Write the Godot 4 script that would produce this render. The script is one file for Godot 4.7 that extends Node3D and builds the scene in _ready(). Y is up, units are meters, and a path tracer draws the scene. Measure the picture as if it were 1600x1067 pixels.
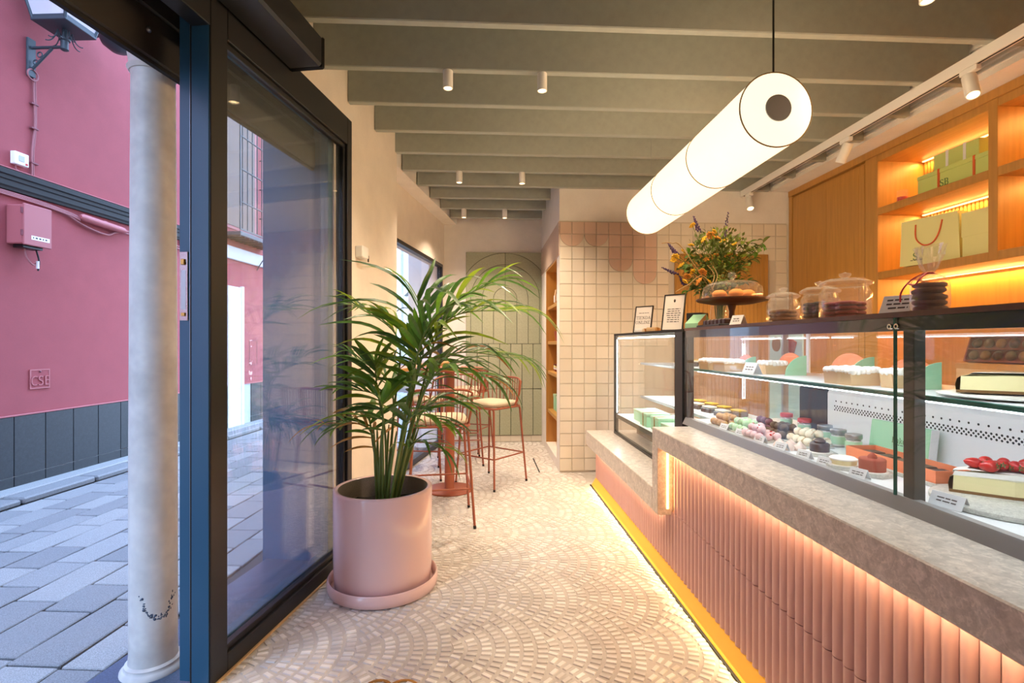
extends Node3D
# A bakery shop: x runs right across the counter, -z runs along it away from the camera, y is up. Units are metres.

const EYE := Vector3(0, 1.3, 0)
const FOCAL := 800.0              # in pixels of a 1600 x 1067 frame
const MID := Vector2(800, 537)
var turn := atan(43.0 / 800.0)    # the camera looks this far to the right of -z
var M := {}                       # materials
var T := {}                       # textures
var R := RandomNumberGenerator.new()
var taken := {}
var LW: Transform3D               # street-side shop wall: x along it away from the camera, z into the shop, so that a point p metres out is z = -p
var PW: Transform3D               # pink facade across the street: x along it, z out into the street


func _ready() -> void:
	R.seed = 7
	var a := atan(102.0 / 800.0) + turn
	LW = Transform3D(Basis(Vector3(sin(a), 0, -cos(a)), Vector3.UP, Vector3(cos(a), 0, sin(a))), Vector3.ZERO)
	var b := deg_to_rad(5.5)
	PW = Transform3D(Basis(Vector3(sin(b), 0, -cos(b)), Vector3.UP, Vector3(cos(b), 0, sin(b))), Vector3(-4.288, 0, -4.775))
	camera_and_sky()
	textures()
	materials()
	floors()
	shell()
	shopfront()
	ceiling_and_lamps()
	street()
	counter()
	cases()
	cabinet()
	furniture()
	palm()
	on_the_counter()
	in_the_cases()
	on_the_shelves()


func camera_and_sky() -> void:
	var c := Camera3D.new()
	c.name = "camera"
	c.projection = Camera3D.PROJECTION_FRUSTUM
	c.near = 0.05
	c.far = 200.0
	c.size = 2.0 * c.near * 533.5 / FOCAL
	c.frustum_offset = Vector2(0, c.near * 3.5 / FOCAL)
	c.position = EYE
	c.rotation.y = -turn
	add_child(c)
	c.current = true
	var sky := ProceduralSkyMaterial.new()
	sky.sky_top_color = Color(0.66, 0.80, 1.0)
	sky.sky_horizon_color = Color(0.79, 0.885, 1.0)
	sky.sky_curve = 0.2
	sky.ground_bottom_color = Color(0.3, 0.3, 0.3)
	sky.ground_horizon_color = Color(0.5, 0.5, 0.52)
	var e := Environment.new()
	e.background_mode = Environment.BG_SKY
	e.sky = Sky.new()
	e.sky.sky_material = sky
	e.background_energy_multiplier = 11.0
	e.tonemap_mode = Environment.TONE_MAPPER_LINEAR
	e.tonemap_exposure = 1.0
	e.sdfgi_enabled = true
	e.ssao_enabled = true
	e.ssil_enabled = true
	var w := WorldEnvironment.new()
	w.name = "surroundings"
	w.environment = e
	add_child(w)


# ---------------------------------------------------------------- pixels to places
func ray(u: float, v: float) -> Vector3:
	var p := Vector3((u - MID.x) / FOCAL, -(v - MID.y) / FOCAL, -1)
	return p.rotated(Vector3.UP, -turn)

func at_x(u: float, v: float, x: float) -> Vector3:
	var r := ray(u, v)
	return EYE + r * (x / r.x)

func at_y(u: float, v: float, y: float) -> Vector3:
	var r := ray(u, v)
	return EYE + r * ((y - EYE.y) / r.y)

func at_z(u: float, v: float, z: float) -> Vector3:
	var r := ray(u, v)
	return EYE + r * (z / r.z)

func at_d(u: float, v: float, d: float) -> Vector3:
	return EYE + ray(u, v) * d

func shows(p: Vector3) -> Vector3:        # the pixel that a place falls on, and its distance
	var q := (p - EYE).rotated(Vector3.UP, turn)
	return Vector3(MID.x - q.x / q.z * FOCAL, MID.y + q.y / q.z * FOCAL, -q.z)


# ---------------------------------------------------------------- mesh building
class Shape:
	var v := PackedVector3Array()
	var n := PackedVector3Array()
	var t := PackedVector2Array()
	var c := PackedColorArray()
	var tint := Color.WHITE
	var tinted := false
	var xf := Transform3D.IDENTITY

	func tri(a: Vector3, b: Vector3, d: Vector3, na: Vector3, nb: Vector3, nd: Vector3, ta := Vector2.ZERO, tb := Vector2.ZERO, td := Vector2.ZERO) -> void:
		if (b - a).cross(d - a).dot(na + nb + nd) > 0.0:
			var s := b; b = d; d = s
			s = nb; nb = nd; nd = s
			var q := tb; tb = td; td = q
		v.append(xf * a); v.append(xf * b); v.append(xf * d)
		n.append((xf.basis * na).normalized()); n.append((xf.basis * nb).normalized()); n.append((xf.basis * nd).normalized())
		t.append(ta); t.append(tb); t.append(td)
		if tinted:
			c.append(tint); c.append(tint); c.append(tint)

	func face(p: Array, from: Vector3) -> void:       # a flat polygon that looks away from the point «from»
		var mid := Vector3.ZERO
		for q in p:
			mid += q
		mid /= p.size()
		var nn := Vector3(p[1] - p[0]).cross(p[2] - p[0]).normalized()
		if nn.dot(mid - from) < 0.0:
			nn = -nn
		for k in range(1, p.size() - 1):
			tri(p[0], p[k], p[k + 1], nn, nn, nn, Vector2(0, 1), Vector2(1, 1), Vector2(1, 0))

	func sheet(p: Array, nn: Vector3) -> void:       # one quad with its picture upright: lower left, lower right, upper right, upper left
		tri(p[0], p[1], p[2], nn, nn, nn, Vector2(0, 1), Vector2(1, 1), Vector2(1, 0))
		tri(p[0], p[2], p[3], nn, nn, nn, Vector2(0, 1), Vector2(1, 0), Vector2(0, 0))

	func box(at: Vector3, s: Vector3, bevel := 0.0) -> Shape:
		var h := s / 2.0
		var b := minf(bevel, minf(h.x, minf(h.y, h.z)) * 0.9)
		var q := {}
		for i in [-1, 1]:
			for j in [-1, 1]:
				for k in [-1, 1]:
					q[Vector3i(i, j, k)] = [at + Vector3(i * h.x, j * (h.y - b), k * (h.z - b)), at + Vector3(i * (h.x - b), j * h.y, k * (h.z - b)), at + Vector3(i * (h.x - b), j * (h.y - b), k * h.z)]
		for s1 in [-1, 1]:
			face([q[Vector3i(s1, -1, -1)][0], q[Vector3i(s1, 1, -1)][0], q[Vector3i(s1, 1, 1)][0], q[Vector3i(s1, -1, 1)][0]], at)
			face([q[Vector3i(-1, s1, -1)][1], q[Vector3i(1, s1, -1)][1], q[Vector3i(1, s1, 1)][1], q[Vector3i(-1, s1, 1)][1]], at)
			face([q[Vector3i(-1, -1, s1)][2], q[Vector3i(1, -1, s1)][2], q[Vector3i(1, 1, s1)][2], q[Vector3i(-1, 1, s1)][2]], at)
		if b > 0.0:
			for s1 in [-1, 1]:
				for s2 in [-1, 1]:
					face([q[Vector3i(s1, s2, -1)][0], q[Vector3i(s1, s2, 1)][0], q[Vector3i(s1, s2, 1)][1], q[Vector3i(s1, s2, -1)][1]], at)
					face([q[Vector3i(s1, -1, s2)][0], q[Vector3i(s1, 1, s2)][0], q[Vector3i(s1, 1, s2)][2], q[Vector3i(s1, -1, s2)][2]], at)
					face([q[Vector3i(-1, s1, s2)][1], q[Vector3i(1, s1, s2)][1], q[Vector3i(1, s1, s2)][2], q[Vector3i(-1, s1, s2)][2]], at)
					for s3 in [-1, 1]:
						face(q[Vector3i(s1, s2, s3)], at)
		return self

	func span(lo: Vector3, hi: Vector3, bevel := 0.0) -> Shape:
		return box((lo + hi) / 2.0, (hi - lo).abs(), bevel)

	func lathe(prof: Array, seg := 24, at := Vector3.ZERO, part := TAU) -> Shape:      # prof: Vector2(radius, height); normals point to the left of the way along it seen with the axis at the left, so run it from the bottom up outside
		var k := prof.size()
		var sn := []
		for i in k - 1:
			var d: Vector2 = prof[i + 1] - prof[i]
			sn.append(Vector2(d.y, -d.x).normalized())
		for i in k - 1:
			if Vector2(prof[i + 1] - prof[i]).length() < 1e-6:
				continue
			var n0: Vector2 = sn[i]
			var n1: Vector2 = sn[i]
			if i > 0 and sn[i - 1].dot(sn[i]) > 0.6:
				n0 = (sn[i - 1] + sn[i]).normalized()
			if i < k - 2 and sn[i + 1].dot(sn[i]) > 0.6:
				n1 = (sn[i + 1] + sn[i]).normalized()
			for j in seg:
				var a0 := part * j / seg
				var a1 := part * (j + 1) / seg
				var d0 := Vector3(cos(a0), 0, sin(a0))
				var d1 := Vector3(cos(a1), 0, sin(a1))
				var p0: Vector2 = prof[i]
				var p1: Vector2 = prof[i + 1]
				var a := at + d0 * p0.x + Vector3.UP * p0.y
				var b := at + d1 * p0.x + Vector3.UP * p0.y
				var c2 := at + d1 * p1.x + Vector3.UP * p1.y
				var d2 := at + d0 * p1.x + Vector3.UP * p1.y
				var na := d0 * n0.x + Vector3.UP * n0.y
				var nb := d1 * n0.x + Vector3.UP * n0.y
				var nc := d1 * n1.x + Vector3.UP * n1.y
				var nd := d0 * n1.x + Vector3.UP * n1.y
				var u0 := Vector2(float(j) / seg, 1.0 - float(i) / (k - 1))
				var u1 := Vector2(float(j + 1) / seg, 1.0 - float(i) / (k - 1))
				var u2 := Vector2(float(j + 1) / seg, 1.0 - float(i + 1) / (k - 1))
				var u3 := Vector2(float(j) / seg, 1.0 - float(i + 1) / (k - 1))
				if p0.x > 1e-6:
					tri(a, b, c2, na, nb, nc, u0, u1, u2)
				if p1.x > 1e-6:
					tri(a, c2, d2, na, nc, nd, u0, u2, u3)
		return self

	func ball(at: Vector3, r: Vector3, seg := 12, rows := 8) -> Shape:
		var keep := xf
		xf = xf * Transform3D(Basis.from_scale(r), at)
		var prof := []
		for i in rows + 1:
			var a := -PI / 2 + PI * i / rows
			prof.append(Vector2(maxf(cos(a), 0.0), sin(a)))
		lathe(prof, seg)
		xf = keep
		return self

	func tube(pts: Array, r: Variant, seg := 8, caps := true, closed := false) -> Shape:
		var k := pts.size()
		var tg := []
		for i in k:
			var a: Vector3 = pts[posmod(i - 1, k) if closed else maxi(i - 1, 0)]
			var b: Vector3 = pts[(i + 1) % k if closed else mini(i + 1, k - 1)]
			tg.append((b - a).normalized())
		var side: Vector3 = tg[0].cross(Vector3.UP if absf(tg[0].y) < 0.9 else Vector3.RIGHT).normalized()
		var rings := []
		for i in k:
			side = (side - tg[i] * side.dot(tg[i])).normalized()
			var up: Vector3 = tg[i].cross(side)
			var ring := []
			for j in seg:
				var a := TAU * j / seg
				ring.append(side * cos(a) + up * sin(a))
			rings.append(ring)
		for i in (k if closed else k - 1):
			var i2 := (i + 1) % k
			var r0: float = r if r is float else r[i]
			var r1: float = r if r is float else r[i2]
			for j in seg:
				var j2 := (j + 1) % seg
				var a: Vector3 = rings[i][j]
				var b: Vector3 = rings[i][j2]
				var c2: Vector3 = rings[i2][j2]
				var d: Vector3 = rings[i2][j]
				var pa: Vector3 = pts[i]
				var pb: Vector3 = pts[i2]
				tri(pa + a * r0, pa + b * r0, pb + c2 * r1, a, b, c2)
				tri(pa + a * r0, pb + c2 * r1, pb + d * r1, a, c2, d)
		if caps and not closed:
			for e in [0, k - 1]:
				var rr: float = r if r is float else r[e]
				var nn: Vector3 = -tg[0] if e == 0 else tg[k - 1]
				for j in range(1, seg - 1):
					tri(pts[e] + rings[e][0] * rr, pts[e] + rings[e][j] * rr, pts[e] + rings[e][j + 1] * rr, nn, nn, nn)
		return self

	func prism(poly: PackedVector2Array, z0: float, z1: float) -> Shape:     # an outline in x and y, drawn out along z
		var ids := Geometry2D.triangulate_polygon(poly)
		for z in [z0, z1]:
			var nn := Vector3(0, 0, -1 if z == minf(z0, z1) else 1)
			for i in range(0, ids.size(), 3):
				tri(Vector3(poly[ids[i]].x, poly[ids[i]].y, z), Vector3(poly[ids[i + 1]].x, poly[ids[i + 1]].y, z), Vector3(poly[ids[i + 2]].x, poly[ids[i + 2]].y, z), nn, nn, nn)
		var turn := -1.0 if Geometry2D.is_polygon_clockwise(poly) else 1.0
		for i in poly.size():
			var a := poly[i]
			var b := poly[(i + 1) % poly.size()]
			var d := (b - a).normalized() * turn
			var nn := Vector3(d.y, -d.x, 0)
			tri(Vector3(a.x, a.y, z0), Vector3(b.x, b.y, z0), Vector3(b.x, b.y, z1), nn, nn, nn)
			tri(Vector3(a.x, a.y, z0), Vector3(b.x, b.y, z1), Vector3(a.x, a.y, z1), nn, nn, nn)
		return self

	func mesh() -> ArrayMesh:
		var arr := []
		arr.resize(Mesh.ARRAY_MAX)
		arr[Mesh.ARRAY_VERTEX] = v
		arr[Mesh.ARRAY_NORMAL] = n
		arr[Mesh.ARRAY_TEX_UV] = t
		if tinted:
			arr[Mesh.ARRAY_COLOR] = c
		var m := ArrayMesh.new()
		m.add_surface_from_arrays(Mesh.PRIMITIVE_TRIANGLES, arr)
		return m


func S() -> Shape:
	return Shape.new()

func V(x: float, y: float, z: float) -> Vector3:
	return Vector3(x, y, z)

func numbered(called: String) -> String:
	var k: int = taken.get(called, 0)
	taken[called] = k + 1
	return called if k == 0 else "%s_%03d" % [called, k]

func put(called: String, m: Mesh, mat: Material, parent: Node3D, at := Transform3D.IDENTITY) -> MeshInstance3D:
	var o := MeshInstance3D.new()
	o.name = numbered(called) if parent == self else called
	o.mesh = m
	o.material_override = mat
	o.transform = at
	parent.add_child(o, true)
	return o

func obj(called: String, s: Shape, mat: Material, parent: Node3D = self, at := Transform3D.IDENTITY) -> MeshInstance3D:
	return put(called, s.mesh(), mat, parent, at)

func tag(o: Node3D, label: String, category: String, group := "") -> Node3D:
	o.set_meta("label", label)
	o.set_meta("category", category)
	if group:
		o.set_meta("group", group)
	return o

func thing(called: String, label: String, category: String, at := Transform3D.IDENTITY, group := "") -> Node3D:
	var o := Node3D.new()
	o.name = numbered(called)
	o.transform = at
	add_child(o)
	return tag(o, label, category, group)

func copy_of(o: Node3D, called: String, label: String, at: Transform3D) -> Node3D:
	var c: Node3D = o.duplicate()
	c.name = numbered(called)
	add_child(c)
	c.transform = at
	c.set_meta("label", label)
	return c

func room(called: String, s: Shape, mat: Material, at := Transform3D.IDENTITY) -> MeshInstance3D:
	var o := obj(called, s, mat, self, at)
	o.set_meta("kind", "structure")
	return o

func place(p: Vector3, yaw := 0.0) -> Transform3D:
	return Transform3D(Basis(Vector3.UP, yaw), p)

func facing(p: Vector3, dir: Vector3) -> Transform3D:      # local -z looks along dir
	return Transform3D(Basis.looking_at(dir, Vector3.UP if absf(dir.normalized().y) < 0.99 else Vector3.RIGHT), p)

func strip_light(p: Vector3, along: Vector3, towards: Vector3, size: Vector2, color: Color, energy: float, parent: Node3D, called := "strip_light") -> void:
	var l := AreaLight3D.new()
	l.name = called
	l.area_size = size
	l.light_color = color
	l.light_energy = energy
	l.area_normalize_energy = true
	l.area_range = 12.0
	l.shadow_enabled = true
	var z := -towards.normalized()
	var x := along.normalized()
	l.transform = Transform3D(Basis(x, z.cross(x), z), p)
	parent.add_child(l, true)

func letters(text: String, height: float, depth: float, mat: Material, parent: Node3D, at: Transform3D, font_name := "Droid Serif", called := "lettering") -> MeshInstance3D:
	var f := SystemFont.new()
	f.font_names = PackedStringArray([font_name])
	var tm := TextMesh.new()
	tm.text = text
	tm.font = f
	tm.font_size = 32
	tm.pixel_size = height / 23.0
	tm.depth = depth
	tm.curve_step = 2.0
	return put(called, tm, mat, parent, at)


# ---------------------------------------------------------------- textures and materials
func noise(freq: float, seed_: int, octaves := 4, type := FastNoiseLite.TYPE_SIMPLEX_SMOOTH) -> FastNoiseLite:
	var f := FastNoiseLite.new()
	f.noise_type = type
	f.frequency = freq
	f.seed = seed_
	f.fractal_octaves = octaves
	return f

func picture(w: int, h: int, pick: Callable) -> ImageTexture:
	var im := Image.create(w, h, false, Image.FORMAT_RGB8)
	for y in h:
		for x in w:
			im.set_pixel(x, y, pick.call(x, y))
	return ImageTexture.create_from_image(im)

func wrapped(f: FastNoiseLite, x: float, y: float, w: float, h: float, sx: float, sy: float) -> float:   # noise that repeats over w by h
	var ax := TAU * x / w
	var by := y / h
	var k := w / TAU * sx
	var n1 := f.get_noise_3d(cos(ax) * k, sin(ax) * k, y * sy)
	var n2 := f.get_noise_3d(cos(ax) * k, sin(ax) * k, (y - h) * sy)
	return lerpf(n1, n2, by)

func grey(x: float) -> Color:
	return Color(x, x, x)

func textures() -> void:
	var f1 := noise(0.05, 3)
	var f2 := noise(0.02, 5)
	var f3 := noise(0.1, 9, 3)
	# wood: streaks along the picture's height
	T.wood = picture(256, 256, func(x, y):
		var s := wrapped(f1, x, y, 256, 256, 4.0, 0.12) * 0.5 + wrapped(f2, x, y, 256, 256, 6.0, 0.5) * 0.5
		return grey(clampf(0.92 + s * 0.13, 0, 1)))
	# mottled stone
	var c1 := noise(0.06, 21, 5)
	T.stone = picture(512, 512, func(x, y):
		var wx := 26.0 * wrapped(f1, x, y, 512, 512, 0.5, 0.5)
		var wy := 26.0 * wrapped(f2, x, y, 512, 512, 1.3, 1.3)
		var s := wrapped(c1, x + wx, y + wy, 512, 512, 0.7, 0.7)
		var d := wrapped(f3, x, y, 512, 512, 3.0, 3.0)
		var vein := 1.0 - clampf(absf(wrapped(f1, x + wy, y + wx, 512, 512, 0.5, 0.5)) * 10.0, 0, 1)
		var b := clampf(0.82 + s * 0.13 + d * 0.05 + vein * 0.10, 0, 1)
		return Color(b, b * 0.985, b * 0.965))
	# plaster and paving: soft patches with a fine grain
	T.plaster = picture(512, 512, func(x, y):
		var s := wrapped(f2, x, y, 512, 512, 0.7, 0.7)
		var d := wrapped(f3, x, y, 512, 512, 3.0, 3.0)
		return grey(clampf(0.96 + s * 0.04 + d * 0.025, 0, 1)))
	T.rough = picture(512, 512, func(x, y):
		var s := wrapped(f3, x, y, 512, 512, 1.5, 1.5)
		var d := wrapped(f3, x, y, 512, 512, 5.0, 5.0)
		return grey(clampf(0.8 + s * 0.22 + d * 0.2, 0, 1)))
	# marble of the column: wide grey clouds and a few darker scuffs
	T.marble = picture(256, 512, func(x, y):
		var s := wrapped(f2, x, y, 256, 512, 0.9, 0.5)
		var d := wrapped(c1, x, y, 256, 512, 1.6, 0.7)
		return Color(clampf(0.92 + s * 0.1 + d * 0.05, 0, 1), clampf(0.92 + s * 0.1 + d * 0.05, 0, 1), clampf(0.91 + s * 0.1 + d * 0.04, 0, 1)))
	# woven cloth and brushed paint
	T.cloth = picture(128, 128, func(x, y): return grey(0.86 + 0.07 * float((x + y) % 2) + 0.06 * f3.get_noise_2d(x * 3, y * 3)))
	T.speckle = picture(256, 256, func(x, y):
		var d := wrapped(f3, x, y, 256, 256, 6.0, 6.0)
		var s := wrapped(f2, x, y, 256, 256, 1.2, 1.2)
		return grey(clampf(0.88 + d * 0.26 + s * 0.06, 0, 1)))

func mat(called: String, color: Color, rough := 0.6, metal := 0.0, tex: Texture2D = null, scale := 1.0, bump := 0.0) -> StandardMaterial3D:
	var m := StandardMaterial3D.new()
	m.resource_name = called
	m.albedo_color = color
	m.roughness = rough
	m.metallic = metal
	if tex:
		m.albedo_texture = tex
		m.uv1_triplanar = true
		m.uv1_world_triplanar = true
		m.uv1_triplanar_sharpness = 8.0
		m.uv1_scale = Vector3.ONE * scale
		if bump != 0.0:
			m.heightmap_enabled = true
			m.heightmap_texture = tex
			m.heightmap_scale = bump
	M[called] = m
	return m

func glow(called: String, color: Color, strength: float, base := Color(0.9, 0.9, 0.88)) -> void:
	var m := mat(called, base, 0.5)
	m.emission_enabled = true
	m.emission = color
	m.emission_energy_multiplier = strength

func pane(called: String, color: Color, alpha: float) -> void:
	var m := mat(called, color, 0.0)
	m.albedo_color.a = alpha
	m.transparency = BaseMaterial3D.TRANSPARENCY_ALPHA

func C(r: float, g: float, b: float) -> Color:
	return Color(r / 255.0, g / 255.0, b / 255.0)

func materials() -> void:
	# the shop
	mat("cream_plaster", C(240, 230, 216), 0.85, 0, T.plaster, 0.6)
	mat("white_plaster", C(240, 236, 230), 0.85, 0, T.plaster, 0.6)
	mat("beam_grey", C(164, 168, 158), 0.7, 0, T.plaster, 2.0)
	mat("grout", C(200, 193, 186), 0.9, 0, T.plaster, 2.0)
	for k in 4:
		mat("tessera%d" % k, [C(230, 226, 221), C(221, 216, 210), C(238, 234, 229), C(212, 206, 200)][k], 0.32, 0, T.plaster, 3.0)
	var tt := mat("tesserae", Color.WHITE, 0.32, 0, T.plaster, 3.0)
	tt.vertex_color_use_as_albedo = true
	mat("tile_joint", C(202, 193, 178), 0.9)
	for k in 3:
		mat("cream_tile%d" % k, [C(224, 216, 200), C(227, 219, 204), C(221, 212, 196)][k], 0.12)
		mat("pink_tile%d" % k, [C(214, 186, 168), C(217, 189, 172), C(211, 183, 165)][k], 0.14)
	for k in 3:
		mat("green_panel%d" % k, [C(192, 196, 166), C(187, 192, 163), C(196, 199, 171)][k], 0.8, 0, T.speckle, 7.0, 0.15)
	mat("green_joint", C(84, 94, 78), 0.9)
	mat("frame_dark", C(27, 27, 30), 0.38)
	mat("frame_sky_blue", C(46, 90, 118), 0.32)  # dark frame with the sky's reflection put into its blue colour
	mat("navy", C(38, 46, 66), 0.5)
	mat("black", C(18, 18, 19), 0.35)
	mat("soft_black", C(26, 25, 25), 0.7)
	mat("rubber", C(20, 20, 20), 0.8)
	mat("chrome", C(205, 205, 205), 0.22, 1.0)
	mat("steel", C(160, 162, 165), 0.35, 1.0)
	mat("brass", C(196, 150, 84), 0.35, 1.0)
	mat("white_paint", C(236, 234, 230), 0.45)
	mat("wood", C(194, 142, 70), 0.42, 0, T.wood, 0.9)
	mat("wood_dark", C(110, 72, 44), 0.4, 0, T.wood, 1.2)
	mat("stone_grey", C(240, 234, 228), 0.28, 0, T.stone, 1.3)
	mat("fluted_pink", C(204, 165, 164), 0.34)
	mat("amber_kick", C(214, 160, 60), 0.35)
	pane("window_glass", C(200, 215, 225), 0.012)
	pane("case_glass", C(215, 232, 228), 0.02)
	M.case_glass.metallic_specular = 0.36
	pane("jar_glass", C(230, 236, 234), 0.055)
	pane("lid_glass", C(238, 242, 240), 0.12)
	mat("glass_edge", C(44, 104, 90), 0.1)
	mat("case_white", C(238, 240, 242), 0.35)
	mat("case_grey", C(176, 182, 182), 0.35)
	mat("hole", C(24, 26, 32), 0.8)
	mat("sill_grey", C(150, 152, 155), 0.3, 0.3)
	# glowing things
	glow("led_warm", Color(1.0, 0.74, 0.44), 5.0)
	glow("kick_glow", Color(1.0, 0.7, 0.2), 0.3, C(214, 160, 60))
	glow("led_white", Color(0.92, 0.98, 1.0), 6.0)
	glow("lamp_paper", Color(1.0, 0.93, 0.80), 1.3, C(244, 232, 208))
	glow("bulb_face", Color(1.0, 0.86, 0.62), 7.0)
	# the pot, stools and table
	mat("pot_pink", C(224, 192, 190), 0.16)
	mat("pot_inside", C(176, 160, 150), 0.7, 0, T.rough, 3.0)
	mat("soil", C(48, 36, 30), 0.95, 0, T.rough, 8.0, 1.0)
	mat("terracotta", C(152, 82, 56), 0.4)
	mat("cushion", C(214, 200, 172), 0.9, 0, T.cloth, 12.0)
	for k in 4:
		var m := mat("leaf%d" % k, [C(58, 92, 42), C(74, 112, 48), C(46, 80, 44), C(106, 132, 54)][k], 0.38)
		m.backlight_enabled = true
		m.backlight = [C(70, 110, 30), C(90, 130, 30), C(60, 95, 35), C(130, 150, 30)][k]
	mat("leaf_dry", C(176, 128, 62), 0.55)
	mat("stem_green", C(104, 128, 62), 0.5)
	# the street
	mat("pink_render", C(168, 84, 88), 0.9, 0, T.plaster, 0.5)
	mat("pink_paint", C(176, 96, 98), 0.55)
	mat("pink_dark", C(128, 66, 72), 0.6)
	mat("cornice_black", C(34, 33, 32), 0.7, 0, T.rough, 2.0)
	for k in 3:
		mat("plinth_tile%d" % k, [C(44, 50, 56), C(49, 55, 61), C(40, 46, 52)][k], 0.5, 0, T.stone, 1.5)
		mat("paver%d" % k, [C(172, 173, 174), C(158, 159, 161), C(184, 184, 183)][k], 0.75, 0, T.rough, 2.2, 0.4)
	mat("street_joint", C(84, 82, 80), 0.95, 0, T.rough, 3.0)
	mat("kerb_stone", C(150, 146, 142), 0.85, 0, T.rough, 2.0, 0.6)
	mat("column_marble", C(222, 221, 218), 0.5, 0, T.marble, 0.9)
	mat("reveal_paint", C(40, 84, 118), 0.55, 0, T.plaster, 0.7)
	mat("slab_grey", C(92, 112, 138), 0.4, 0, T.rough, 1.6)
	mat("iron", C(54, 66, 72), 0.5)
	pane("lantern_glass", C(232, 236, 240), 0.55)
	mat("white_facade", C(226, 228, 228), 0.85, 0, T.plaster, 0.5)
	mat("shutter_brown", C(38, 35, 33), 0.5)
	mat("cable_pink", C(160, 98, 100), 0.6)
	mat("cable_black", C(24, 24, 26), 0.6)
	# paper, boxes and sweets
	mat("paper", C(236, 230, 224), 0.8)
	mat("ink", C(70, 64, 64), 0.8)
	mat("card", C(226, 228, 230), 0.5)
	mat("mint_box", C(160, 214, 176), 0.6)
	mat("mint_label", C(176, 214, 178), 0.6)
	mat("lime_box", C(190, 206, 120), 0.7)
	mat("lime_bag", C(222, 222, 158), 0.75)
	mat("orange_card", C(240, 136, 92), 0.6)
	mat("orange_ribbon", C(206, 92, 40), 0.6)
	mat("ribbon_pink", C(214, 84, 92), 0.5)
	mat("kraft", C(206, 172, 130), 0.8)
	mat("icing", C(244, 240, 232), 0.6)
	mat("cheesecake", C(238, 224, 170), 0.7)
	mat("crust", C(180, 128, 70), 0.85, 0, T.rough, 12.0, 0.6)
	mat("chocolate", C(64, 42, 34), 0.35)
	mat("dark_biscuit", C(58, 42, 38), 0.8, 0, T.rough, 14.0, 0.6)
	mat("red_mousse", C(160, 74, 58), 0.9)
	mat("strawberry", C(196, 40, 36), 0.3)
	mat("leafy", C(70, 110, 50), 0.6)
	mat("truffle_mint", C(186, 222, 170), 0.5)
	mat("truffle_caramel", C(196, 150, 92), 0.6)
	mat("truffle_pink", C(232, 192, 192), 0.6)
	mat("truffle_white", C(240, 228, 200), 0.5)
	mat("truffle_cocoa", C(104, 84, 66), 0.85)
	mat("truffle_purple", C(136, 84, 100), 0.5)
	mat("meringue", C(238, 214, 202), 0.6)
	mat("orange_cake", C(232, 150, 66), 0.6)
	mat("cookie", C(164, 112, 68), 0.9, 0, T.rough, 16.0, 0.8)
	mat("marble_board", C(226, 228, 222), 0.4, 0, T.stone, 4.0)
	mat("flower_yellow", C(232, 186, 44), 0.7)
	mat("flower_orange", C(222, 150, 60), 0.7)
	mat("flower_purple", C(84, 62, 104), 0.7)
	mat("flower_leaf", C(96, 112, 48), 0.6)
	mat("twig", C(168, 142, 96), 0.8)
	pane("cellophane", C(240, 236, 232), 0.13)
	mat("teal_board", C(176, 208, 204), 0.6)
	mat("red_biscuit", C(150, 34, 40), 0.8, 0, T.rough, 14.0)
	mat("choc_box", C(112, 52, 36), 0.5)


# ---------------------------------------------------------------- floor
func wall_x(z: float, p: float) -> float:          # x of the street-side wall's line p metres out, at depth z
	return (-p - z * LW.basis.z.z) / LW.basis.z.x

func lay(poly: PackedVector2Array, y0: float, y1: float) -> Shape:      # a slab from an outline in plan (x, z)
	var s := S()
	s.xf = Transform3D(Basis(Vector3.RIGHT, -PI / 2), Vector3.ZERO)
	var q := PackedVector2Array()
	for p in poly:
		q.append(Vector2(p.x, -p.y))
	return s.prism(q, y0, y1)

func plan(s: float, p: float) -> Vector2:
	var q := LW * V(s, 0, -p)
	return Vector2(q.x, q.z)

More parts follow.
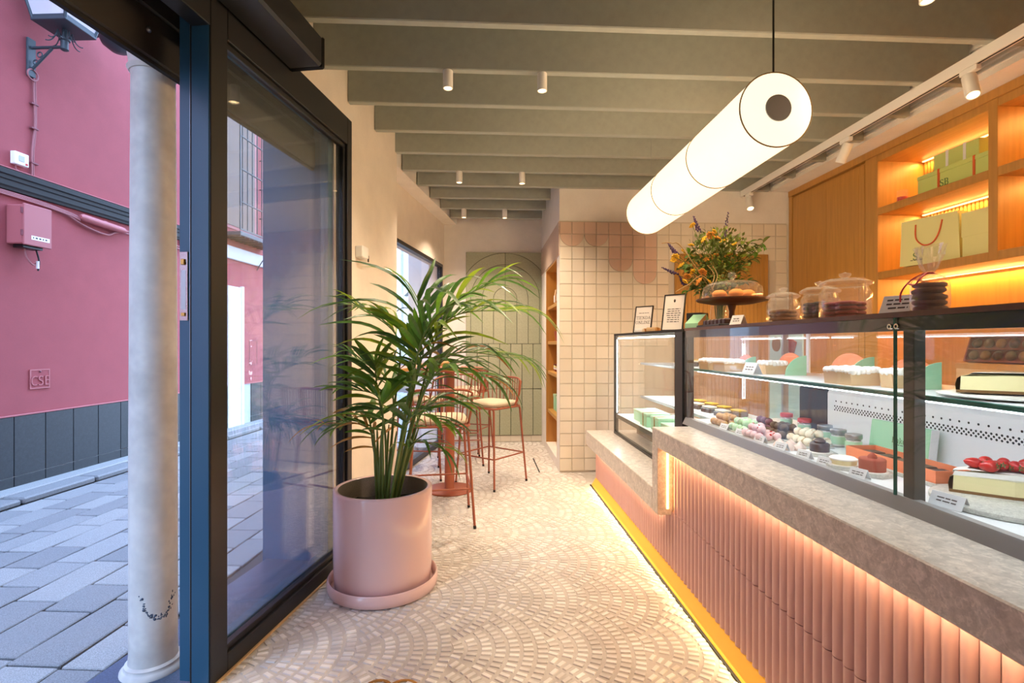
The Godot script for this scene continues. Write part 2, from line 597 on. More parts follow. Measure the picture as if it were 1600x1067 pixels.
func floors() -> void:
	var outline := PackedVector2Array([plan(-2.75, 1.44), plan(4.08, 1.44), plan(4.08, 1.75), plan(6.65, 1.75), Vector2(0.95, -6.85), Vector2(0.95, -5.2), Vector2(3.6, -5.2), Vector2(3.6, 2.65)])
	var base := room("floor", lay(outline, -0.06, -0.004), M.grout)
	# fans of marble pieces: every fan opens towards the counter from its tip, rings about the tip
	var rad := 0.49
	var tips := []
	for i in range(-9, 14):
		for j in range(-8, 4):
			tips.append(Vector2(-0.008 + i * 0.205, -2.637 + j * 0.90 + (0.45 if posmod(i, 2) else 0.0)))
	var near := []
	var rest := S()
	rest.tinted = true
	var tones := [Color(0.78, 0.75, 0.71), Color(0.71, 0.67, 0.63), Color(0.84, 0.81, 0.77), Color(0.65, 0.61, 0.57)]
	var rows := []
	for tip in tips:
		for ring in 8:
			var r0 := 0.018 + ring * 0.0595
			var rm := r0 + 0.026
			var count := maxi(3, int(round(PI * rm / 0.0335)))
			for k in count:
				var a := -PI / 2 + PI * (k + 0.5) / count
				var c: Vector2 = tip + Vector2(cos(a), sin(a)) * rm
				if c.x > 0.985 or c.y > -1.25 or c.y < -6.78 or c.x < wall_x(c.y, 1.365 if c.y > -4.15 else 1.72) or (c.y < -5.12 and c.x > 0.75):
					continue
				var covered := false
				for other in tips:
					if other.x < tip.x - 0.01 and other.distance_squared_to(c) < rad * rad and c.x > other.x:
						covered = true
						break
				if covered or c.distance_to(tip) > rad:
					continue
				rows.append([c, a, minf(0.024, PI * rm / count - 0.009), R.randi() % 4, R.randf_range(0.9, 1.06), R.randf_range(-0.06, 0.06)])
	rows.sort_custom(func(p, q): return p[0].y > q[0].y)
	var shapes := []
	for k in 3:
		shapes.append(stone_piece(S(), [0.047, 0.044, 0.049][k], [0.023, 0.020, 0.0245][k]).mesh())
	var single := 0
	for q in rows:
		var at := Transform3D(Basis(Vector3.UP, -q[1] + q[5]), V(q[0].x, 0, q[0].y))
		var px := shows(at.origin)
		if single < 300 and px.y < 1072 and px.x > 300 and px.x < 1180 and px.y > 700:
			var kind := 0 if q[2] > 0.022 else 1
			put("tessera", shapes[kind], M["tessera%d" % q[3]], base, at)
			single += 1
		else:
			rest.tint = tones[q[3]]
			rest.xf = at
			stone_piece(rest, 0.047 * q[4], q[2])
	var o := obj("tesserae", rest, M.tesserae, base)
	o.set_meta("kind", "stuff")
	# brass lettering set into the floor, cut by the picture's lower edge
	for q in [[0.062, -0.745, 0.72], [0.05, -0.64, 0.78]]:
		pass
	for u in [[594.0, 0.055], [633.0, 0.062]]:
		var c := at_y(u[0], 1061, 0.0) + V(0, 0, float(u[1]))
		var s := S()
		var pts := []
		for k in 25:
			var a := TAU * k / 24.0
			pts.append([V(cos(a) * (u[1] - 0.011), 0, sin(a) * (u[1] - 0.011)), V(cos(a) * u[1], 0, sin(a) * u[1])])
		for k in 24:
			s.sheet([pts[k][0], pts[k][1], pts[k + 1][1], pts[k + 1][0]], Vector3.UP)
			for e in [0, 1]:
				s.sheet([pts[k][e], pts[k + 1][e], pts[k + 1][e] - V(0, 0.004, 0), pts[k][e] - V(0, 0.004, 0)], (pts[k][e] as Vector3).normalized() * (1 if e else -1))
		obj("brass_inlay", s, M.brass, base, place(c + V(0, 0.0012, 0)))
	var gap := S()
	var g0 := at_y(833, 716, 0.0)
	var g1 := at_y(843, 738, 0.0)
	gap.xf = Transform3D(Basis(Vector3.UP, atan2(g1.x - g0.x, g1.z - g0.z)), (g0 + g1) / 2)
	gap.box(V(0, 0.0005, 0), V(0.012, 0.003, g0.distance_to(g1)))
	obj("expansion_joint", gap, M.rubber, base)

func stone_piece(s: Shape, l: float, w: float) -> Shape:     # a tessera whose top is at y = 0
	var b := 0.0035
	var lo := [V(-l / 2, -0.006, -w / 2), V(l / 2, -0.006, -w / 2), V(l / 2, -0.006, w / 2), V(-l / 2, -0.006, w / 2)]
	var hi := [V(-l / 2 + b, 0, -w / 2 + b), V(l / 2 - b, 0, -w / 2 + b), V(l / 2 - b, 0, w / 2 - b), V(-l / 2 + b, 0, w / 2 - b)]
	s.face(hi, V(0, -1, 0))
	for k in 4:
		s.face([lo[k], lo[(k + 1) % 4], hi[(k + 1) % 4], hi[k]], V(0, -0.01, 0))
	return s


# ---------------------------------------------------------------- walls
func shell() -> void:
	room("wall_right", S().span(V(3.56, -0.25, 2.8), V(3.78, 3.4, -5.35)), M.white_plaster)
	room("wall_behind", S().span(V(-2.2, -0.25, 2.62), V(3.56, 3.4, 2.82)), M.cream_plaster)
	# street side, in the wall's own axes
	room("wall_street", S().span(V(-2.9, -0.25, -1.95), V(0.06, 3.4, -1.48)), M.cream_plaster, LW)
	room("wall_street", S().span(V(0.06, 2.9, -1.95), V(2.976, 3.4, -1.48)), M.cream_plaster, LW)
	room("wall_street", S().span(V(0.06, 2.662, -1.51), V(2.976, 2.9, -1.48)), M.cream_plaster, LW)
	room("wall_street", S().span(V(2.976, -0.25, -1.93), V(4.08, 3.4, -1.48)), M.cream_plaster, LW)
	room("wall_street", S().span(V(4.08, 2.33, -1.93), V(6.95, 3.4, -1.745)), M.cream_plaster, LW)
	room("wall_street", S().span(V(6.5, -0.25, -1.93), V(6.95, 2.33, -1.745)), M.cream_plaster, LW)
	room("trim_1", S().span(V(2.955, -0.06, -1.935), V(2.974, 2.9, -1.515)), M.reveal_paint, LW)
	room("wall_back", S().span(V(-1.0, -0.25, -7.02), V(0.96, 3.4, -6.8)), M.white_plaster)
	# tiled block at the end of the counter
	var tw := room("wall_tiled", S().span(V(0.76, -0.25, -5.35), V(3.56, 3.4, -5.158)), M.white_plaster)
	obj("joint_bed", S().span(V(0.76, 0, -5.16), V(3.13, 2.545, -5.155)), M.tile_joint, tw)
	var side := room("wall_side", S().span(V(0.76, 2.2, -6.8), V(0.96, 3.4, -5.35)), M.white_plaster)
	room("wall_side", S().span(V(0.76, -0.25, -6.8), V(0.96, 2.2, -6.31)), M.white_plaster)
	room("wall_side", S().span(V(0.76, -0.25, -6.31), V(1.5, 0.09, -5.35)), M.white_plaster)
	obj("tile_band", S().span(V(0.752, 2.2, -6.79), V(0.76, 2.545, -5.16), 0.003), M.pink_tile1, side)
	tiles(tw)
	# wooden door in the tiled wall
	var d := room("door_2", S().span(V(1.94, 0, -5.15), V(2.92, 2.22, -5.125), 0.004), M.wood)
	for k in 24:
		obj("batten", S().span(V(1.95 + k * 0.0405, 0.01, -5.126), V(1.984 + k * 0.0405, 2.21, -5.119), 0.003), M.wood, d)
	# green arched relief on the far wall
	green_relief()
	var bb := room("baseboard_back", S().span(V(-0.62, 0, -6.8), V(0.758, 0.082, -6.793)), M.tile_joint)
	for k in 10:
		obj("tile", S().span(V(-0.61 + k * 0.137, 0.002, -6.793), V(-0.476 + k * 0.137, 0.08, -6.786), 0.002), M["cream_tile%d" % (k % 3)], bb)
	niche()

func tiles(tw: Node3D) -> void:
	var w := 0.125
	var h := 0.12625
	var full := S().box(V(0, 0, 0), V(w - 0.004, h - 0.004, 0.009), 0.003).mesh()
	var arch_rows := [1, 1, 1, 1, 3, 3, 4, 4]           # the row where the rounded end of each pink column lies
	for cx in 19:
		for ry in 20:
			var x := 0.76 + (cx + 0.5) * w
			var y := 2.525 - (ry + 0.5) * h + 0.012
			if x > 3.13 or (x > 1.9 and x < 2.95 and y < 2.2):
				continue
			var px := shows(V(x, y, -5.15))
			if px.x > 1010 and px.y > 545 or px.x > 1240:
				continue
			var at := Transform3D(Basis.from_euler(V(R.randf_range(-0.007, 0.007), R.randf_range(-0.007, 0.007), 0)), V(x, y, -5.1505))
			var end: int = arch_rows[cx] if cx < 8 else -1
			if ry == end:
				var left := cx % 2 == 0                     # the circle's centre is at this tile's upper right or upper left corner
				var c := Vector2(w / 2 - 0.002 if left else -w / 2 + 0.002, h / 2 - 0.002)
				var rnd := PackedVector2Array([c])
				var arc := PackedVector2Array()
				for k in 11:
					var a := (PI if left else 0.0) + (1 if left else -1) * PI / 2 * k / 10.0
					arc.append(c + Vector2(cos(a), sin(a)) * (w - 0.006))
				rnd.append_array(arc)
				obj("pink_tile", S().prism(rnd, -0.004, 0.0045), M["pink_tile%d" % (R.randi() % 3)], tw, at)
				var rest := PackedVector2Array([Vector2(-w / 2 + 0.002 if left else w / 2 - 0.002, -h / 2 + 0.002)])
				for k in 11:
					var a := (PI if left else 0.0) + (1 if left else -1) * PI / 2 * k / 10.0
					rest.append(c + Vector2(cos(a), sin(a)) * (w - 0.0035))
				obj("tile", S().prism(rest, -0.004, 0.0045), M["cream_tile%d" % (R.randi() % 3)], tw, at)
			elif ry < end:
				put("pink_tile", full, M["pink_tile%d" % (R.randi() % 3)], tw, at)
			else:
				put("tile", full, M["cream_tile%d" % (R.randi() % 3)], tw, at)

func green_relief() -> void:
	var g := thing("wall_relief", "tall pale green wall panel of speckled pieces jointed into nested arches", "wall panel", place(V(0.274, 0, -6.8)))
	var hw := 0.519
	obj("backing", S().span(V(-hw, 0.085, 0), V(hw, 2.51, 0.008)), M.green_joint, g)
	var frame_ := PackedVector2Array([Vector2(-hw, 0.085), Vector2(hw, 0.085), Vector2(hw, 2.51), Vector2(-hw, 2.51)])
	var k := 0
	for r in [[0.085, 0.70], [0.70, 1.30]]:
		for i in 7:
			var x0 := -hw + i * hw * 2 / 7
			obj("panel", S().span(V(x0 + 0.0035, r[0] + 0.0035, 0.004), V(x0 + hw * 2 / 7 - 0.0035, r[1] - 0.0035, 0.024), 0.003), M["green_panel%d" % (k % 3)], g)
			k += 1
	var yc := 1.89
	var radii := [0.0, 0.155, 0.305, 0.457, 0.61, 2.0]
	for side in [-1, 1]:
		for i in 5:
			var a: float = radii[i]
			var b: float = radii[i + 1]
			var p := PackedVector2Array()
			if i < 4:
				p.append(Vector2(b, 1.3))
				for q in 25:
					var t := PI / 2 * q / 24
					p.append(Vector2(cos(t) * b, yc + sin(t) * b))
			else:
				p.append_array(PackedVector2Array([Vector2(2, 1.3), Vector2(2, 4), Vector2(0, 4)]))
			for q in 25:
				var t := PI / 2 * (24 - q) / 24
				p.append(Vector2(cos(t) * a, yc + sin(t) * a))
			p.append(Vector2(a, 1.3))
			var m := PackedVector2Array()
			for q in p:
				m.append(Vector2(q.x * side, q.y))
			for piece in Geometry2D.intersect_polygons(m, frame_):
				for inset in Geometry2D.offset_polygon(piece, -0.0035):
					if Geometry2D.is_polygon_clockwise(inset):
						continue
					obj("panel", S().prism(inset, 0.004, 0.024), M["green_panel%d" % (k % 3)], g)
			k += 1

func niche() -> void:
	# lit shelves let into the side wall behind the tiled corner
	var n := thing("niche_shelves", "warmly lit wooden shelves let into the wall beside the tiled corner", "shelf", place(V(0.76, 0, 0)))
	obj("back_panel", S().span(V(0.56, 0.09, -6.31), V(0.58, 2.2, -5.35)), M.wood, n)
	for z in [-6.31, -5.37]:
		obj("side_panel", S().span(V(0.002, 0.09, z), V(0.56, 2.2, z + 0.02)), M.wood, n)
	obj("top_panel", S().span(V(0.002, 2.18, -6.29), V(0.56, 2.2, -5.37)), M.wood, n)
	for y in [1.75, 1.33, 0.97, 0.5]:
		var b := obj("shelf_board", S().span(V(0.02, y - 0.04, -6.29), V(0.56, y, -5.37), 0.003), M.wood, n)
		var hot := obj("light_strip", S().span(V(0.53, y - 0.046, -6.26), V(0.545, y - 0.04, -5.4)), M.led_warm, b)
		strip_light(V(0.53, y - 0.05, -5.83), V(0, 0, 1), V(-0.5, -1, 0), Vector2(0.86, 0.015), Color(1.0, 0.62, 0.28), 0.12, hot)
	var l := obj("light_strip", S().span(V(0.53, 2.172, -6.26), V(0.545, 2.178, -5.4)), M.led_warm, n)
	strip_light(V(0.53, 2.168, -5.83), V(0, 0, 1), V(-0.5, -1, 0), Vector2(0.86, 0.015), Color(1.0, 0.66, 0.32), 0.16, l)


# ---------------------------------------------------------------- shop front
func shopfront() -> void:
	# fixed glazed side panel
	var w := room("window_1", S().span(V(1.77, 0, -1.447), V(1.865, 2.662, -1.37), 0.003), M.frame_dark, LW)
	obj("frame", S().span(V(2.93, 0, -1.447), V(2.99, 2.662, -1.37), 0.003), M.frame_dark, w)
	obj("frame", S().span(V(1.865, 0, -1.447), V(2.93, 0.075, -1.37), 0.003), M.frame_dark, w)
	obj("frame", S().span(V(0.06, 2.5, -1.447), V(1.77, 2.662, -1.37), 0.003), M.frame_dark, w)
	obj("frame", S().span(V(1.865, 2.5, -1.447), V(2.93, 2.662, -1.37), 0.003), M.frame_dark, w)
	obj("bead", S().span(V(1.865, 0.075, -1.40), V(2.93, 0.10, -1.385), 0.002), M.frame_dark, w)
	obj("bead", S().span(V(1.865, 2.475, -1.40), V(2.93, 2.5, -1.385), 0.002), M.frame_dark, w)
	obj("bead", S().span(V(2.905, 0.10, -1.40), V(2.93, 2.475, -1.385), 0.002), M.frame_dark, w)
	obj("pane", S().span(V(1.865, 0.075, -1.412), V(2.93, 2.5, -1.404)), M.window_glass, w)
	obj("sealant", S().span(V(1.77, -0.003, -1.372), V(2.99, 0.006, -1.36), 0.001), M.kraft, w)
	# sliding leaf, pushed open behind it
	var d := room("door_1", S().span(V(1.778, 0.012, -1.508), V(1.838, 2.6, -1.458), 0.003), M.frame_sky_blue, LW)
	obj("stile", S().span(V(2.86, 0.012, -1.508), V(2.92, 2.6, -1.458), 0.003), M.frame_sky_blue, d)
	obj("rail", S().span(V(1.838, 0.012, -1.508), V(2.86, 0.075, -1.458), 0.003), M.frame_sky_blue, d)
	obj("rail", S().span(V(1.838, 2.54, -1.508), V(2.86, 2.6, -1.458), 0.003), M.frame_sky_blue, d)
	obj("pane", S().span(V(1.838, 0.075, -1.487), V(2.86, 2.54, -1.479)), M.window_glass, d)
	obj("jamb_sky_tint", S().span(V(1.7665, 0, -1.447), V(1.7695, 2.66, -1.376), 0.001), M.frame_sky_blue, w)  # added strip: blue sky reflected on the post's edge, painted in
	obj("brush_seal", S().span(V(1.772, 0.012, -1.457), V(1.79, 2.6, -1.448)), M.rubber, d)
	obj("edge_strip", S().span(V(1.7745, 0.012, -1.4605), V(1.778, 2.6, -1.4575)), M.steel, d)
	var lp := obj("lock_plate", S().span(V(1.773, 1.388, -1.502), V(1.778, 1.65, -1.468), 0.0015), M.chrome, d)
	obj("lock_window", S().span(V(1.7722, 1.43, -1.495), V(1.773, 1.58, -1.476)), M.steel, lp)
	obj("latch", S().span(V(1.766, 1.60, -1.493), V(1.773, 1.622, -1.477), 0.002), M.brass, lp)
	obj("latch", S().span(V(1.768, 1.405, -1.493), V(1.773, 1.418, -1.477), 0.001), M.brass, lp)
	# door operator over the opening
	var op := thing("door_operator", "long black box of the automatic sliding door above the glass side panel", "door operator", LW)
	obj("housing", S().span(V(-0.1, 2.612, -1.37), V(2.3, 2.758, -1.2), 0.012), M.frame_dark, op)
	obj("end_cap", S().span(V(2.3, 2.608, -1.37), V(2.318, 2.762, -1.196), 0.01), M.black, op)
	obj("indicator", S().span(V(2.318, 2.622, -1.235), V(2.321, 2.655, -1.215), 0.001), M.paper, op)
	# roller shutter above the doorway
	var sh := thing("roller_shutter", "dark brown roller shutter half lowered outside above the doorway", "shutter", LW)
	obj("bottom_bar", S().span(V(0.08, 2.372, -1.625), V(2.95, 2.55, -1.585), 0.006), M.shutter_brown, sh)
	obj("bottom_seal", S().span(V(0.08, 2.358, -1.615), V(2.95, 2.372, -1.595)), M.rubber, sh)
	for k in 4:
		obj("slat", S().span(V(0.08, 2.556 + k * 0.086, -1.618), V(2.95, 2.636 + k * 0.086, -1.592), 0.01), M.shutter_brown, sh)
	obj("bolt", S().ball(V(1.72, 2.47, -1.583), V(0.012, 0.012, 0.006), 10, 6), M.steel, sh)
	# threshold slab outside the glass
	room("trim_2", S().span(V(1.76, -0.066, -1.91), V(2.956, -0.03, -1.44)), M.slab_grey, LW)
	# second window, beyond the pier
	var w2 := room("window_2", S().span(V(4.08, 2.29, -1.80), V(6.5, 2.33, -1.735), 0.003), M.frame_dark, LW)
	obj("frame", S().span(V(4.08, 0, -1.80), V(6.5, 0.06, -1.735), 0.003), M.frame_dark, w2)
	obj("frame", S().span(V(4.08, 0.06, -1.80), V(4.12, 2.29, -1.735), 0.003), M.frame_dark, w2)
	obj("frame", S().span(V(6.45, 0.06, -1.80), V(6.5, 2.29, -1.735), 0.003), M.frame_dark, w2)
	obj("pane", S().span(V(4.12, 0.06, -1.775), V(6.45, 2.29, -1.767)), M.window_glass, w2)
	# key switch on the pier
	var ks := thing("key_switch", "small white key switch box on the cream pier beside the glass door", "switch", LW * place(V(3.33, 1.92, -1.48)))
	obj("housing", S().span(V(-0.055, -0.04, 0), V(0.045, 0.04, 0.055), 0.006), M.white_paint, ks)
	obj("cylinder", S().tube([V(0.045, 0.0, 0.03), V(0.062, 0.0, 0.03)], 0.014, 12), M.steel, ks)
	var key := obj("key", S().span(V(0.062, -0.004, 0.027), V(0.095, 0.004, 0.033), 0.001), M.steel, ks)
	obj("key_tag", S().span(V(0.088, -0.05, 0.026), V(0.102, -0.004, 0.034), 0.003), M.soft_black, key)


# ---------------------------------------------------------------- ceiling
func ceiling_and_lamps() -> void:
	var c := room("ceiling", lay(PackedVector2Array([plan(-2.75, 1.5), plan(6.9, 1.5), plan(6.9, 1.76), Vector2(0.96, -7.0), Vector2(3.78, -7.0), Vector2(3.78, 2.8)]), 3.22, 3.42), M.beam_grey)
	obj("soffit", S().span(V(2.96, 2.872, -5.15), V(3.56, 3.22, 2.62)), M.white_plaster, c)
	obj("soffit", S().span(V(4.08, 2.872, -1.745), V(6.9, 3.22, -1.58)), M.white_plaster, c, LW)
	for k in 9:
		obj("vent_slat", S().span(V(2.945, 2.905 + k * 0.034, -5.1), V(2.962, 2.917 + k * 0.034, 2.4), 0.002), M.white_paint, c)
	for k in 20:
		var z := -6.83 + 0.432 * k
		if z > 2.3:
			break
		var right := 0.72 if z < -5.16 else 2.93
		var left := wall_x(z, 1.478 if z > -4.18 else 1.57)
		obj("beam", S().span(V(left, 2.87, z - 0.048), V(right, 3.22, z), 0.005), M.beam_grey, c)
	# small tube lamps under the beams; the last two are added out of view
	for q in [[-0.21, 9], [0.335, 9], [-0.23, 5], [0.345, 5], [-0.24, 2], [0.237, 2], [1.9, 11], [1.9, 14]]:
		var z: float = -6.83 + 0.432 * q[1] - 0.024
		tube_lamp(V(q[0], 2.87, z), q[1])
	track()
	pendant()

func tube_lamp(p: Vector3, row: int) -> void:
	var side := ", street side" if p.x < 0.1 else ", counter side"
	var which: String = {9: "below a near beam above the palm", 5: "below a beam above the bar table", 2: "below a beam before the green wall panel"}.get(row, "added out of view below a beam over the shop entrance")
	var o := thing("tube_lamp", "small white cylindrical ceiling lamp " + which + side, "ceiling lamp", place(p), "tube lamps under the ceiling beams")
	obj("body", S().lathe([Vector2(0.0, -0.088), Vector2(0.022, -0.088), Vector2(0.023, -0.1), Vector2(0.028, -0.1), Vector2(0.0285, -0.098), Vector2(0.0285, 0), Vector2(0, 0)], 20), M.white_paint, o)
	obj("bulb", S().lathe([Vector2(0, -0.0955), Vector2(0.0215, -0.0955), Vector2(0.0215, -0.089), Vector2(0, -0.089)], 16), M.bulb_face, o)
	spot(o, V(0, -0.105, 0), Vector3.DOWN, 62.0, 2.7 if row < 6 else 2.3)

func spot(parent: Node3D, at: Vector3, dir: Vector3, angle: float, energy: float, color := Color(1.0, 0.90, 0.78)) -> void:
	var l := SpotLight3D.new()
	l.name = "spot_light"
	l.light_color = color
	l.light_energy = energy
	l.spot_angle = angle
	l.spot_angle_attenuation = 1.0
	l.spot_range = 12.0
	l.spot_attenuation = 2.0
	l.light_size = 0.02
	l.shadow_enabled = true
	l.transform = facing(at, dir)
	parent.add_child(l, true)

func track() -> void:
	var t := thing("lamp_track", "long white lighting track fixed under the beams above the counter", "light track", place(V(2.65, 2.87, 0)))
	obj("rail", S().span(V(-0.018, -0.062, -5.12), V(0.018, 0, 2.3), 0.002), M.white_paint, t)
	obj("slot", S().span(V(-0.006, -0.0635, -5.1), V(0.006, -0.061, 2.28)), M.soft_black, t)
	obj("end_cap", S().span(V(-0.02, -0.066, -5.14), V(0.02, 0, -5.12), 0.003), M.white_paint, t)
	var k := 0
	for z in [-5.0, -3.62, -2.66, -1.5, -0.4]:
		var o := thing("track_spot", ["white track spotlight at the end of the rail beside the tiled wall", "white track spotlight facing the closed wooden cabinet door", "white track spotlight facing the open wooden shelves", "white track spotlight nearer the shop entrance", "white track spotlight nearer the shop entrance"][k], "spotlight", place(V(2.65, 2.806, z)), "spotlights on the track")
		var aim: Vector3 = [V(-0.1, -1, 0.5), V(-0.15, -1, -0.5), V(-0.2, -1, 0.4), V(-0.25, -1, -0.3), V(-0.2, -1, -0.2)][k]
		aim = aim.normalized()
		obj("adapter", S().span(V(-0.018, -0.03, -0.05), V(0.018, 0, 0.05), 0.004), M.white_paint, o)
		obj("stem", S().tube([V(0, -0.03, 0), V(0, -0.055, 0)], 0.009, 10), M.white_paint, o)
		var head := S()
		head.xf = Transform3D(Basis(Quaternion(Vector3.DOWN, aim)), V(0, -0.075, 0))
		head.lathe([Vector2(0, -0.088), Vector2(0.026, -0.088), Vector2(0.028, -0.1), Vector2(0.033, -0.1), Vector2(0.034, -0.098), Vector2(0.034, 0.035), Vector2(0.031, 0.04), Vector2(0, 0.04)], 20)
		obj("head", head, M.white_paint, o)
		var face := S()
		face.xf = head.xf
		face.lathe([Vector2(0, -0.096), Vector2(0.026, -0.096), Vector2(0.026, -0.09), Vector2(0, -0.09)], 16)
		obj("bulb", face, M.bulb_face, o)
		spot(o, V(0, -0.075, 0) + aim * 0.108, aim, 40.0, 2.6)
		k += 1

func pendant() -> void:
	var p := thing("pendant_lamp", "long glowing paper cylinder pendant lamp hanging level along the counter", "pendant lamp", place(V(1.288, 2.335, -2.2)))
	var r := 0.164
	var long := 1.80
	# six short drums of ribbed paper, two to a section
	for k in 6:
		var prof := []
		var steps := 22
		for i in steps + 1:
			prof.append(Vector2(r + 0.0012 * (i % 2), long / 6 * i / steps))
		var s := S()
		s.xf = Transform3D(Basis(Vector3.RIGHT, -PI / 2), V(0, 0, -long / 6 * k))
		s.lathe(prof, 48)
		obj("paper_shade", s, M.lamp_paper, p)
		var l := OmniLight3D.new()
		l.name = "bulb_light"
		l.position = V(0, 0, -long / 6 * (k + 0.5))
		l.light_color = Color(1.0, 0.85, 0.66)
		l.light_energy = 0.43
		l.light_size = 0.12
		l.omni_range = 12.0
		l.omni_attenuation = 2.0
		l.shadow_enabled = true
		p.add_child(l, true)
	for k in 4:
		var ring := []
		for i in 48:
			ring.append(V(cos(TAU * i / 48) * (r + 0.001), sin(TAU * i / 48) * (r + 0.001), -long / 3 * k))
		obj("ring", S().tube(ring, 0.0032, 6, false, true), M.twig, p)
	# ribbed ends
	for e in [0, 1]:
		var prof := []
		for i in 15:
			prof.append(Vector2(lerpf(r, 0.058, i / 14.0), 0.018 * sin(PI / 2 * i / 14.0) + 0.002 * (i % 2)))
		var s := S()
		s.xf = Transform3D(Basis(Vector3.RIGHT, PI / 2 if e == 0 else -PI / 2), V(0, 0, 0 if e == 0 else -long))
		s.lathe(prof, 48)
		obj("paper_end", s, M.lamp_paper, p)
		var d := S()
		d.xf = s.xf
		d.lathe([Vector2(0, 0.012), Vector2(0.058, 0.012), Vector2(0.06, 0.016), Vector2(0.058, 0.022), Vector2(0, 0.022)], 32)
		obj("end_disc", d, M.case_grey, p)
	obj("cable", S().tube([V(0.0, r, -0.02), V(0, 0.6, -0.02), V(0, 0.872, -0.02)], 0.0045, 8), M.black, p)
	obj("hanging_wire", S().tube([V(0, r, -long + 0.1), V(0, 0.872, -long + 0.1)], 0.0012, 6), M.steel, p)


# ---------------------------------------------------------------- the street
func street() -> void:
	var g := room("ground", S().span(V(-7, -0.4, -0.2), V(26, -0.068, 4.6)), M.street_joint, PW)
	g.set_meta("kind", "structure")
	var far := S()
	var variants := []
	for k in 3:
		variants.append(M["paver%d" % k])
	var z := 0.46
	var row := 0
	while z < 3.7:
		var w := R.randf_range(0.19, 0.27)
		var t := -2.9 - R.randf() * 0.4
		while t < 9.5:
			var l := R.randf_range(0.28, 0.58)
			var at := Transform3D(Basis.from_euler(V(R.randf_range(-0.012, 0.012), R.randf_range(-0.02, 0.02), R.randf_range(-0.008, 0.008))), V(t + l / 2, -0.062, z + w / 2))
			var px := shows(PW * at.origin)
			var lp := LW.affine_inverse() * (PW * at.origin)
			if lp.z < -1.86 - w / 2 or (lp.x + l / 2 < 1.74 and lp.z < -1.46 - w / 2):
				if px.z > 0.5 and px.x > -60 and px.x < 440 and px.y < 1110:
					obj("paving_stone", S().box(Vector3.ZERO, V(l - 0.012, 0.026, w - 0.012), 0.005), variants[R.randi() % 3], g, at)
				else:
					far.xf = at
					far.box(Vector3.ZERO, V(l - 0.012, 0.026, w - 0.012), 0.005)
			t += l
		z += w
		row += 1
	var f := obj("paving_stones", far, M.paver0, g)
	f.set_meta("kind", "stuff")
	# narrow pavement and its kerb under the pink facade
	var pv := room("trim_3", S().span(V(-6, -0.068, 0), V(6.2, 0.0, 0.2), 0.01), M.paver2, PW)
	var t := -3.0
	while t < 6.0:
		var l := R.randf_range(0.5, 0.95)
		obj("kerb_stone", S().span(V(t, -0.068, 0.21), V(t + l - 0.015, -0.012 + R.randf_range(-0.008, 0.008), 0.42 + R.randf_range(-0.015, 0.015)), 0.014), M.kerb_stone if R.randf() < 0.5 else M.paver1, pv)
		t += l
	pink_house()
	white_house()
	room("wall_upper", S().span(V(-3, 3.42, -1.95), V(8, 7.5, -1.2)), M.white_facade, LW)
	lantern()
	column()

